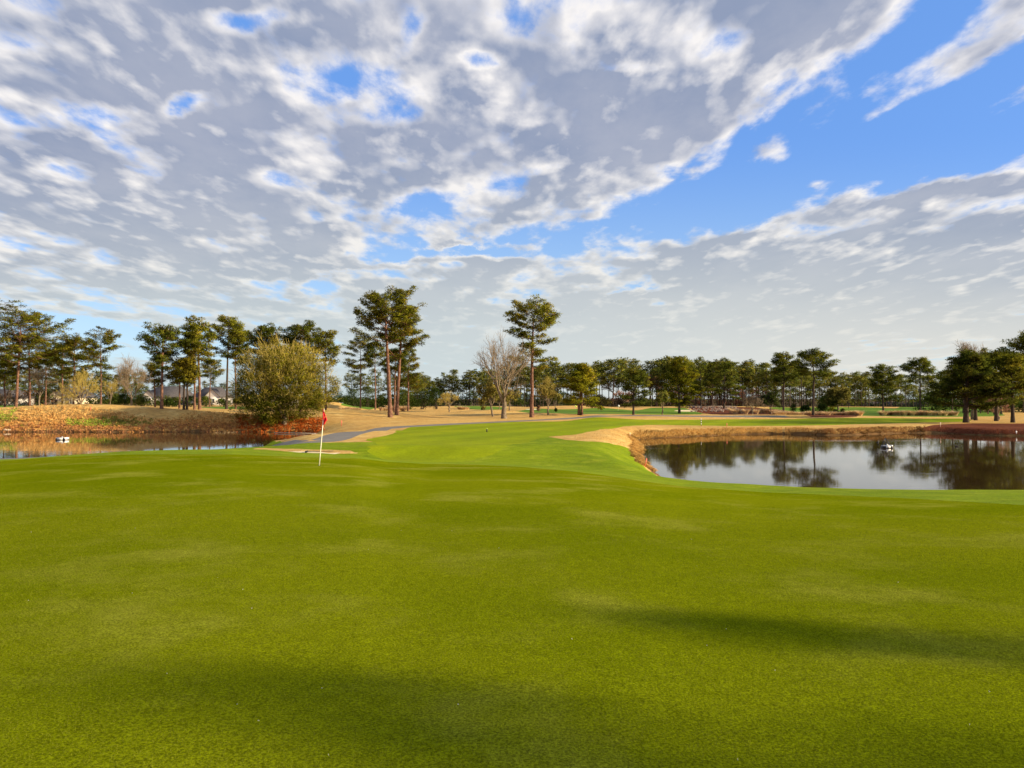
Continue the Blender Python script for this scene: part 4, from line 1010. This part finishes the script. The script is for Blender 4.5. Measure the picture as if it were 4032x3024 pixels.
def shore_grass():
    r = np.random.RandomState(6); D = dens_poly(RPs, lambda p: 0.12)
    keep = (D[:, 1] > 52) & (D[:, 0] < 84); D = D[keep]; n = len(D)
    rep = 16; B = np.repeat(D, rep, 0); c = np.array([34, 75.])
    clump = np.repeat(r.normal(size=(n // 6 + 1, 2)), 6 * rep, 0)[:len(B)] * .12
    # outward direction from gradient of distance
    e = .2; gx = sdist(B[:, 0] + e, B[:, 1], RPs) - sdist(B[:, 0] - e, B[:, 1], RPs); gy = sdist(B[:, 0], B[:, 1] + e, RPs) - sdist(B[:, 0], B[:, 1] - e, RPs)
    o = np.stack([gx, gy], 1); o /= np.linalg.norm(o, axis=1)[:, None] + 1e-9
    q = 0.15 + 1.6 * r.rand(len(B), 1) ** 1.3; q = np.where(B[:, 1:2] < 96, 0.1 + (q - .15) * .55, q)
    P = B + o * q + clump; Z = H(P[:, 0], P[:, 1])
    xs = 2016 + P[:, 0] / P[:, 1] * F
    dirs = -o + r.normal(size=o.shape) * .35; dirs /= np.linalg.norm(dirs, axis=1)[:, None]
    gold = np.array([0.60, 0.36, 0.11]); br = np.array([0.36, 0.19, 0.07]); red = np.array([0.17, 0.055, 0.03])
    f = sstep(3050, 3250, xs)[:, None]; col = gold * (1 - f) + br * f; f = sstep(3600, 3720, xs)[:, None]; col = col * (1 - f) + red * f
    dk = fbm(P[:, 0], P[:, 1], 1.3, 8)[:, None]; col = np.where(dk > .3, col * .6, col)
    ln = 0.45 + 0.45 * r.rand(len(B)); ln = np.where(xs > 3640, ln * .45, ln); ln = np.where((P[:, 1] < 96) & (xs < 2650), ln * .6, ln)
    blades(np.column_stack([P, Z]), dirs, ln, 0.022, col, 0.9 + .5 * r.rand(len(B)), 'shore_grass', 'long dry grass drooping over the edge of the right pond', 'grass')
shore_grass()
def rough_fringe():
    r = np.random.RandomState(16); n = 42000
    X = 5 + r.rand(n) * 48; Y = 60 + r.rand(n) * 62
    d = sdist(X, Y, RPs); k = (d > .3) & (d < 6) & (r.rand(n) < 1.15 - d / 6) ; X, Y, d = X[k], Y[k], d[k]
    fwp = [z for z in ZONES if z[0] in ('fairway', 'collar')]
    k = ~(inpoly(X, Y, fwp[0][1]) | inpoly(X, Y, fwp[1][1])); X, Y = X[k], Y[k]
    a = r.rand(len(X)) * 6.28; dirs = np.stack([np.cos(a), np.sin(a)], 1)
    col = np.tile(np.array([0.58, 0.38, 0.14]), (len(X), 1))
    blades(np.column_stack([X, Y, H(X, Y)]), dirs, .12 + .14 * r.rand(len(X)), .012, col, .5 + 0 * X, 'dry_grass', 'short dry rough grass between the right pond and the fairway', 'grass')
rough_fringe()
def turf():
    m, t, out = newmat('turf_blades')
    pos = t.node('ShaderNodeNewGeometry').outputs['Position']
    at = t.node('ShaderNodeAttribute', attribute_name='tint').outputs['Fac']
    c = t.mix(at, (0.078, 0.112, 0.002), (0.230, 0.255, 0.020))
    c = t.mix(t.mr(t.noise(pos, 0.40, 6, 0.6), 0.35, 0.7), c, (0.19, 0.20, 0.025))
    d = t.node('ShaderNodeBsdfDiffuse', {'Color': c}); tr = t.node('ShaderNodeBsdfTranslucent', {'Color': c})
    mx = t.node('ShaderNodeMixShader', {0: 0.3, 1: d.outputs[0], 2: tr.outputs[0]}); t.l.new(mx.outputs[0], out.inputs[0])
    r = np.random.RandomState(99); n = 760000
    q = r.rand(n); Y = 2.9 + 17.0 * q ** 1.7; X = (r.rand(n) * 2 - 1) * (Y * 0.70 + 1.8)
    kk = r.rand(n) > sstep(8, 19.5, Y); X, Y = X[kk], Y[kk]; n = len(X)
    sc = 1 + (Y - 3) * 0.10
    Z = np.interp(0, [0], [0]) + H(X, Y)
    a = r.rand(n) * 6.283; el = 0.25 + 0.8 * r.rand(n); L = (0.007 + 0.008 * r.rand(n)) * sc; w = 0.0016 * sc
    dv = np.stack([np.cos(a) * np.cos(el), np.sin(a) * np.cos(el), np.sin(el)], 1); b = a + 1.5708 + r.normal(size=n) * .5
    sd = np.stack([np.cos(b), np.sin(b), 0 * b], 1); P = np.stack([X, Y, Z - 0.001], 1)
    V = np.stack([P - sd * w[:, None], P + sd * w[:, None], P + dv * L[:, None]], 1).reshape(-1, 3)
    g = G(); g.add(V, None, np.arange(3 * n).reshape(-1, 3), None, np.repeat(r.rand(n), 3))
    o = link('turf', g.mesh('turf', m, tint=True)); tag(o, 'short clipped grass blades of the near putting green', 'grass', kind='stuff')
    n = 30; Y = 3.2 + 9 * r.rand(n) ** 1.3; X = (r.rand(n) * 2 - 1) * Y * .66; Z = H(X, Y) + .007
    g = G(); g.tufts(np.stack([X, Y, Z], 1), (.002, .002, .002), 3, .006, .005, tint=np.ones(n))
    o = link('grit', g.mesh('grit', M['white'])); tag(o, 'tiny pale grains of sand scattered on the putting green', 'sand grains', kind='stuff')
turf()
# countable grass clumps
def clump_mesh(seed, h, n, col, name='grass_clump'):
    r = np.random.RandomState(seed); a = r.rand(n) * 6.28; q = r.rand(n, 1) ** .5 * h * .28
    dirs = np.stack([np.cos(a), np.sin(a)], 1); P = np.column_stack([dirs * q, np.zeros(n)])
    side = np.stack([-dirs[:, 1], dirs[:, 0], np.zeros(n)], 1); V = np.zeros((n, 7, 3)); up = np.array([0, 0, 1.]); ln = h * (0.7 + .6 * r.rand(n, 1))
    d3 = np.hstack([dirs, np.zeros((n, 1))]); v = d3 * (.1 + .4 * r.rand(n, 1)) + up; c = P.copy()
    for k in range(3):
        w = .03 * (1 - .25 * k); V[:, 2 * k] = c - side * w; V[:, 2 * k + 1] = c + side * w
        c = c + v / np.linalg.norm(v, axis=1)[:, None] * ln / 3; v = v + d3 * .4 - up * .25
    V[:, 6] = c; b = np.arange(n)[:, None] * 7
    g = G(); g.add(V.reshape(-1, 3), np.concatenate([b + [[0, 1, 3, 2]], b + [[2, 3, 5, 4]]]), b + [[4, 5, 6]], None, None, np.repeat(np.array(col) * (0.7 + .6 * r.rand(n, 1)), 7, 0))
    return g.mesh(name, M['vc'], col=True)
CM = [clump_mesh(40 + k, 1.35, 300, (0.66, 0.49, 0.28)) for k in range(3)] + [clump_mesh(45, 1.3, 280, (0.48, 0.31, 0.18))]
CS = [clump_mesh(50 + k, .9, 100, (0.56, 0.47, 0.41)) for k in range(2)]
rr_ = random.Random(4)
def clumps(pts, meshes, label, group, jit=.5, sc=1.0):
    for x, Y in pts:
        X, Yw, z = place(x, None, Y + rr_.uniform(-jit, jit)); s = rr_.uniform(.8, 1.2) * sc
        o = link('grass_clump', rr_.choice(meshes)); o.location = (X, Yw, z - .03); o.scale = (s * rr_.uniform(.9, 1.4), s, s); o.rotation_euler = (0, 0, rr_.random() * 6.28)
        tag(o, label, 'grass clump', group)
clumps([(3050 + i * 10.5, 176 - i * .12) for i in range(32)], CM, 'tall straw coloured grass clump in the row before the flat topped pine', 'ornamental grass row behind the right pond', 1.5)
clumps([(3362, 172), (3378, 172), (3385, 171)], CM, 'straw coloured grass clump standing apart at the right end of the left row', 'separate grass clumps')
clumps([(3470 + i * 10, 188 - i * .1) for i in range(30)], CM, 'dry grass clump in the row around the two dark pines at the right', 'ornamental grass row at the right', 1.5)
clumps([(2705 + (i % 12) * 17 + (i // 12) * 8 + rr_.uniform(-6, 6), 262 - (i // 12) * 13 + rr_.uniform(-3, 3)) for i in range(44)], CS, 'small pale grass tuft dotted over the red straw bed', 'pale tufts on the red straw bed')
clumps([(2880 + i * 14, 205 + rr_.uniform(-8, 8)) for i in range(14)], CM, 'straw coloured grass clump on the right half of the red straw bed', 'grass clumps on the red straw bed', sc=1.15)
clumps([(889, 113.0)], [CM[0]], 'tall pale grass clump at the water edge left of the ochre oak', None, 0, 1.2)
clumps([(925, 113.4)], [CM[1]], 'lower yellow grass clump at the water edge under the ochre oak', None, 0, .8)
clumps([(1500 + i * 17, 196 + rr_.uniform(-3, 3)) for i in range(7)] + [(1588, 190)], CM, 'dry grass clump behind the feet of the tall centre pines', 'dry clumps behind the tall centre pines')
clumps([(1345 + i * 8, 188 + rr_.uniform(-3, 3)) for i in range(9)], CM, 'pale grass clump on the far tan mound right of the ochre oak', 'pale clumps on the far mound')
clumps([(1812 + i * 9, 222) for i in range(4)], CM, 'brown grass clump beside the green field behind the pale leafless tree', 'brown clumps by the far green field')

# ------------------------------------------------------------------ built things
# flagstick
p = place(1257, 1833, None, y0=3)
fl = empty('flagstick', p, 'white flagstick with a limp red flag standing in the hole on the green', 'flag')
hgt = topz(1609, p[1]) - p[2]; lean = (1273 - 1257) / F * p[1]
def fx(h): return lean * h / (hgt * .86)
zflag = topz(1650, p[1]) - p[2]
g = G(); g.tube([(fx(h), 0, h) for h in (-.05, .5, 1.0, zflag)], [.017, .016, .015, .013], 10, True); link('pole', g.mesh('pole', M['pole'], smooth=True), fl)
g = G(); g.tube([(fx(h), 0, h) for h in (zflag - .02, zflag + .02, zflag + .05)], [.02, .022, .015], 10, True); g.tube([(fx(zflag), 0, zflag), (fx(hgt), 0, hgt)], [.011, .009], 8, True); link('ferrule', g.mesh('ferrule', M['pole'], smooth=True), fl)
# cloth: hangs in folds from the top part of the stick
g = G(); nu, nv_ = 15, 18; V = []
pxm = p[1] / F
for j in range(nv_):
    s = j / (nv_ - 1); yy_ = 1611 + s * 61
    left = 1269 + 2.5 * max(0, (s - .62)) / .38 * 3
    right = 1272.5 + 16.5 * min(1, s / .72) if s < .72 else 1286 - 9.5 * (s - .72) / .28
    for i in range(nu):
        f = i / (nu - 1); xx = left + (right - left) * f
        V.append(((xx - 1257) * pxm, -.02 + .035 * math.sin(f * 11 + s * 2.2) * min(1, s * 3) + .02 * math.sin(s * 9 + f * 4), (1833 - yy_) * pxm + (topz(1833, p[1]) - p[2])))
Q = [(j * nu + i, j * nu + i + 1, (j + 1) * nu + i + 1, (j + 1) * nu + i) for j in range(nv_ - 1) for i in range(nu - 1)]
g.add(V, Q); me = g.mesh('cloth', M['red'], smooth=True); o = link('cloth', me, fl)
md = o.modifiers.new('s', 'SOLIDIFY'); md.thickness = .004
g = G(); g.add([( (1281.2 - 1257) * pxm + a * .010 * math.cos(b), -.085, (1833 - 1642) * pxm + a * .03 * math.sin(b)) for a in (0.4, 1) for b in np.linspace(0, 5.5, 8)], [(i, i + 1, i + 9, i + 8) for i in range(7)])
em = link('emblem', g.mesh('emblem', simple('gold_print', (.8, .6, .12), .6)), fl); md = em.modifiers.new('s', 'SOLIDIFY'); md.thickness = .003
g = G(); th = np.linspace(0, 6.283, 25)[:-1]
g.tube([(0, 0, -.10), (0, 0, -.008)], [.054, .054], 20); g.add([(0.052 * math.cos(a), .052 * math.sin(a), .006) for a in th] + [(0.030 * math.cos(a), .030 * math.sin(a), .006) for a in th], [(i, (i + 1) % 24, 24 + (i + 1) % 24, 24 + i) for i in range(24)])
link('cup', g.mesh('cup', M['black']), fl)

# stakes
def stake(x, y, h, mat, lab, lean=0, y0=43, r=.035):
    p = place(x, y, None, y0=y0); o = empty('stake', p, lab, 'stake')
    g = G(); g.box((0, 0, h / 2 - .05), (r, r, h / 2)); V = g.V[0]; V[:, 0] += V[:, 2] * lean; V[:, :2] *= np.where(V[:, 2:3] < 0, .4, 1)
    link('post', g.mesh('post', M[mat]), o)
    g = G(); c = r * .8; z = h - .05; a = np.array([(-r, -r, z), (r, -r, z), (r, r, z), (-r, r, z), (0, 0, z + .05)], float); a[:, 0] += a[:, 2] * lean
    g.add(a, None, [(0, 1, 4), (1, 2, 4), (2, 3, 4), (3, 0, 4)]); link('tip', g.mesh('tip', M[mat]), o)
stake(354, 1619, .75, 'stake', 'red hazard stake on the mound above the left pond', .2, 90, .05)
stake(352, 1786, .42, 'stake', 'short red stake at the near edge of the left pond', .02, 30, .025)
stake(1345, 1678, .80, 'stake', 'pale red stake by the cart path bend', 0, 90, .055)
stake(2479, 1724, .62, 'stakew', 'pale stake on the tan point where the right pond begins', .15, 60, .035)
stake(2539, 1838, .60, 'stake', 'bright red stake leaning on the near tip of the right pond', .22, 43, .035)
stake(2862, 1682, .60, 'stake', 'faded red stake on the far bank of the right pond', 0, 90, .05)
stake(3703, 1680, .65, 'stakew', 'pale stake on the brown bank left of the dark red straw', 0, 90, .05)
stake(4002, 1709, .45, 'white', 'short white post at the water edge near the right side', 0, 90, .06)
# black fairway marker
p = place(1917, 1702); mk = empty('yardage_marker', p, 'short black post with a yellow green cap on the fairway', 'marker post')
g = G(); g.tube([(0, 0, -.05), (0, 0, .36)], [.055, .055], 12, True); link('post', g.mesh('post', M['black'], smooth=False), mk)
g = G(); g.tube([(0, 0, .36), (0, 0, .41), (0, 0, .435)], [.06, .06, .03], 12, True); link('cap', g.mesh('cap', M['yellow']), mk)
# striped pole
p = place(2761, 1676); hs = (1676 - 1648) / F * p[1]; sp = empty('striped_post', p, 'black and white striped distance post on the right fairway', 'marker post')
for k in range(6):
    g = G(); g.tube([(0, 0, hs * k / 6 - (.05 if k == 0 else 0)), (0, 0, hs * (k + 1) / 6)], [.055, .055], 10, True)
    link('band', g.mesh('band', M['black' if k in (0, 2, 4) else 'white']), sp)
# far flags
for x, fy, ty, mat, lab in ((2434, 1617, 1594, 'white', 'tiny white flag on the far green before the wood'), (2264, 1611, 1596, 'yellow', 'tiny yellow flag on the far green under the yellow green pine')):
    p = place(x, fy, None, 150); h = topz(ty, p[1]) - p[2]; o = empty('flagstick', p, lab, 'flag')
    g = G(); g.tube([(0, 0, -.1), (0, 0, h)], [.03, .03], 6, True); link('pole', g.mesh('pole', M['pole']), o)
    g = G(); g.add([(0, 0, h), (.35, .05, h - .1), (.5, -.05, h - .35), (.3, 0, h - .65), (.0, 0, h - .5)], None, [(0, 1, 4), (1, 3, 4), (1, 2, 3)]); c = link('cloth', g.mesh('cloth', M[mat]), o); c.modifiers.new('s', 'SOLIDIFY').thickness = .02
# fountains
def fountain(x, y, wpx, lab, frame):
    X, Y = onz(x, y, ZW); o = empty('fountain_float', (X, Y, ZW), lab, 'pond aerator'); w = wpx / F * Y / 2
    g = G()
    for sx in (-.72, 0, .72):
        g.tube([(sx * w - .0, -.42, .08), (sx * w, .42, .08)], [.15, .15], 10, True)
    link('float', g.mesh('float', M['black'], smooth=False), o)
    g = G(); g.box((0, 0, .24), (w * .95, .36, .035)); g.box((w * .8, 0, .18), (w * .2, .4, .13)); g.box((-.1 * w, -.40, .13), (w * .55, .03, .07)); link('deck', g.mesh('deck', M['white']), o)
    g = G(); g.tube([(0, 0, .27), (0, 0, .40), (0, 0, .42)], [.12, .1, .05], 10, True); link('nozzle', g.mesh('nozzle', M['metal']), o)
    if frame:
        g = G()
        for a, b in (((-.5, 0, .27), (-.15, 0, 1.0)), ((.35, 0, .27), (-.15, 0, 1.0)), ((-.9, 0, .27), (-.85, 0, .62)), ((-1.05, 0, .5), (-.8, 0, .75)), ((-.15, 0, .27), (-.15, 0, .95))): g.tube([a, b], [.045, .04], 6, True)
        link('frame', g.mesh('frame', M['black']), o)
fountain(245, 1732, 40, 'white and black floating aerator on the left pond', False)
fountain(3492, 1764, 32, 'white and black floating aerator with small frame on the right pond', True)
# duck
X, Y = onz(3767, 1759, ZW); dk = empty('duck', (X, Y, ZW), 'small dark duck swimming on the right pond', 'duck')
import bmesh
bm = bmesh.new()
def ball(c, s):
    r_ = bmesh.ops.create_icosphere(bm, subdivisions=2, radius=1)
    for v in r_['verts']: v.co = Vector((v.co.x * s[0] + c[0], v.co.y * s[1] + c[1], v.co.z * s[2] + c[2]))
ball((0, 0, .05), (.24, .11, .11)); ball((.2, 0, .17), (.06, .05, .09)); ball((.23, 0, .25), (.07, .055, .055)); ball((.31, 0, .235), (.05, .025, .015)); ball((-.24, 0, .10), (.09, .05, .03))
me = bpy.data.meshes.new('body'); bm.to_mesh(me); bm.free(); me.materials.append(M['duck']); bo = link('body', me, dk)
md = bo.modifiers.new('r', 'REMESH'); md.mode = 'VOXEL'; md.voxel_size = .018; md.use_smooth_shade = True
dk.rotation_euler = (0, 0, R(170)); dk.scale = (.7, .7, .7)
# pipe at the right end of the left pond
a = onz(1085, 1702.5, ZW + .12); b = onz(1252, 1706.5, ZW + .12); g = G(); g.tube([(a[0], a[1] - .5, ZW + .10), (b[0], b[1] - .3, ZW + .12)], [.05, .05], 8, True)
o = link('pipe', g.mesh('pipe', M['pipe'], smooth=True)); tag(o, 'thin pale pipe lying along the water at the end of the left pond', 'pipe')
# rake in the near bunker
p = place(1253, 1782, None, 41); rk = empty('bunker_rake', (p[0], p[1], p[2] + .04), 'dark rake lying in the bunker behind the flagstick', 'rake')
g = G(); g.tube([(-.7, 0, .03), (.9, .15, .05)], [.02, .02], 6, True); link('handle', g.mesh('handle', M['black']), rk)
g = G(); g.box((-.72, 0, .05), (.03, .28, .03)); [g.box((-.74, -.25 + .1 * i, .0), (.012, .012, .05)) for i in range(6)]; link('head', g.mesh('head', M['black']), rk)
# shore stones
for x, y, s in ((1224, 1733, .34), (1236, 1727, .42), (1229, 1722, .30), (1216, 1737, .28), (1244, 1717, .30), (1208, 1741, .25)):
    X, Y = onz(x, y, ZW + .2); bm = bmesh.new(); bmesh.ops.create_icosphere(bm, subdivisions=2, radius=s)
    for v in bm.verts: v.co *= 1 + .25 * math.sin(v.co.x * 13 + v.co.y * 9 + x); v.co.z *= .6
    me = bpy.data.meshes.new('shore_stone'); bm.to_mesh(me); bm.free(); me.materials.append(M['stone']); o = link('shore_stone', me); o.location = (X, Y, float(H(np.array(X), np.array(Y))) + .08)
    tag(o, 'pale stone on the shore below the cart path bend', 'stone', 'stones at the end of the left pond')
for x in (20, 30, 37):
    X, Y = onz(x, 1698, ZW + .1); bm = bmesh.new(); bmesh.ops.create_icosphere(bm, subdivisions=2, radius=.28)
    for v in bm.verts: v.co *= 1 + .25 * math.sin(v.co.x * 13 + v.co.y * 9 + x); v.co.z *= .6
    me = bpy.data.meshes.new('shore_stone'); bm.to_mesh(me); bm.free(); me.materials.append(M['stone']); o = link('shore_stone', me); o.location = (X, Y, float(H(np.array(X), np.array(Y))) + .06)
    tag(o, 'pale stone at the far left shore of the left pond', 'stone', 'stones on the far left shore')
# tee markers
for x in (1339, 1348):
    p = place(x, None, 212); g = G(); g.tube([(0, 0, -.05), (0, 0, .35), (0, 0, .75), (0, 0, .8)], [.05, .05, .28, .1], 10, True)
    # a small round white bird house like marker on a short post
    o = link('tee_marker', g.mesh('tee_marker', M['white'])); o.location = p; tag(o, 'small white round marker before the dark evergreen bushes', 'marker', 'white markers on the far mound')

# houses
def house(x, Y, wpx, dpt, eave, ridge, wall, lab, gables, rz=0, wins=4):
    X, _, z = place(x, None, Y); w = wpx / F * Y / 2; o = empty('house', (X, Y, z), lab, 'house', rz=rz)
    g = G(); g.box((0, 0, eave / 2 - .2), (w, dpt / 2, eave / 2 + .2)); link('wall', g.mesh('wall', M[wall]), o)
    ov = .4; g = G(); zt = ridge; ze = eave - .05; hd = dpt / 2 + ov; hx = w + ov; q = w * .55
    V = [(-hx, -hd, ze), (hx, -hd, ze), (hx, hd, ze), (-hx, hd, ze), (-q, 0, zt), (q, 0, zt)]
    g.add(V + [(a, b, c - .18) for a, b, c in V[:4]], [(0, 1, 5, 4), (2, 3, 4, 5), (0, 6, 7, 1), (1, 7, 8, 2), (2, 8, 9, 3), (3, 9, 6, 0), (6, 9, 8, 7)], [(1, 2, 5), (3, 0, 4)])
    rf = link('roof', g.mesh('roof', M['roof']), o)
    for gx, gw, gh in gables:      # front gables towards the course
        yf = -dpt / 2 - 1.2; g = G()
        g.box((gx, yf + .8, eave / 2 - .2), (gw, .8, eave / 2 + .2))
        g.add([(gx - gw, yf, eave), (gx + gw, yf, eave), (gx, yf, eave + gh), (gx - gw, yf + 4, eave), (gx + gw, yf + 4, eave), (gx, yf + 4, eave + gh)], None, [(0, 1, 2), (3, 5, 4)])
        link('gable', g.mesh('gable', M[wall]), o)
        g = G(); k = gw + .35; dz = gh * .35 / gw
        for s in (-1, 1):
            a = [(gx + s * k, yf - .3, eave - dz + .03), (gx, yf - .3, eave + gh + .03), (gx, yf + 4, eave + gh + .03), (gx + s * k, yf + 4, eave - dz + .03)]
            b = [(p_[0], p_[1], p_[2] + .16) for p_ in a]; g.add(a + b, [(0, 1, 2, 3), (4, 7, 6, 5), (0, 4, 5, 1), (1, 5, 6, 2), (2, 6, 7, 3), (3, 7, 4, 0)])
        link('gable_roof', g.mesh('gable_roof', M['roof']), o)
        wn = G(); wn.box((gx, yf - .03, eave * .5), (gw * .32, .04, eave * .27)); wo_ = link('window', wn.mesh('window', M['glass']), o)
        fr = G()
        for c, h in (((gx - gw * .35, yf - .05, eave * .5), (.07, .05, eave * .30)), ((gx + gw * .35, yf - .05, eave * .5), (.07, .05, eave * .30)), ((gx, yf - .05, eave * .79), (gw * .32, .05, .06)), ((gx, yf - .05, eave * .21), (gw * .32, .05, .06)), ((gx, yf - .06, eave * .5), (.04, .05, eave * .27))): fr.box(c, h)
        f_ = link('frame', fr.mesh('frame', M['white']), wo_)
    for i in range(wins):
        xx = -w + 2 * w * (i + .5) / wins
        if any(abs(xx - gx) < gw + .8 for gx, gw, gh in gables): continue
        wn = G(); wn.box((xx, -dpt / 2 - .03, eave * .52), (.55, .04, .7)); wo_ = link('window', wn.mesh('window', M['glass']), o)
        fr = G()
        for c, h in (((xx - .6, -dpt / 2 - .05, eave * .52), (.05, .05, .8)), ((xx + .6, -dpt / 2 - .05, eave * .52), (.05, .05, .8)), ((xx, -dpt / 2 - .05, eave * .52 + .75), (.55, .05, .05)), ((xx, -dpt / 2 - .05, eave * .52 - .75), (.55, .05, .05))): fr.box(c, h)
        link('frame', fr.mesh('frame', M['white']), wo_)
    return o
house(280, 255, 150, 9, 2.7, 6.0, 'wall', 'cream house with wide gable behind the left mound pines', [(-2.2, 3.6, 2.3), (3.6, 2.3, 1.4)])
house(30, 265, 150, 9, 2.6, 5.6, 'wallw', 'long dark roofed house at the left edge behind the pines', [])
house(200, 262, 60, 8, 2.6, 4.2, 'wall', 'low pale porch building left of the cream gabled house', [])
house(670, 262, 165, 10, 2.8, 6.4, 'wallw', 'house with big grey roof and white gable behind the wide dark pine', [(-4.6, 2.2, 2.0)])
house(840, 258, 115, 9, 2.8, 6.0, 'wallw', 'house with grey roof and white gable beside the thin open pine', [(1.8, 2.6, 2.4)])
house(1090, 300, 150, 9, 2.8, 5.6, 'wallw', 'house mostly hidden behind the ochre oak', [])
house(3700, 372, 60, 9, 3.0, 5.5, 'wallw', 'white house peeping behind the bush at the right end of the fence', [], wins=2)
# grey fence far right
Xa, Xb = (3240 - 2016) / F * 358, (3690 - 2016) / F * 358; Yf = 358
fe = empty('fence', ((Xa + Xb) / 2, Yf, float(H(np.array((Xa + Xb) / 2), np.array(float(Yf))))), 'long grey board fence behind the far right fairway', 'fence')
g = G(); L = (Xb - Xa) / 2
nbd = 110
for i in range(nbd): g.box((-L + 2 * L * (i + .5) / nbd, .03 * (i % 2), 1.0), (L / nbd * .97, .02, 1.25))
link('board_panel', g.mesh('board_panel', M['fence']), fe)
for i in range(15): 
    g = G(); g.box((-L + 2 * L * i / 14, .12, 1.05), (.08, .06, 1.3)); link('post', g.mesh('post', M['fence']), fe)
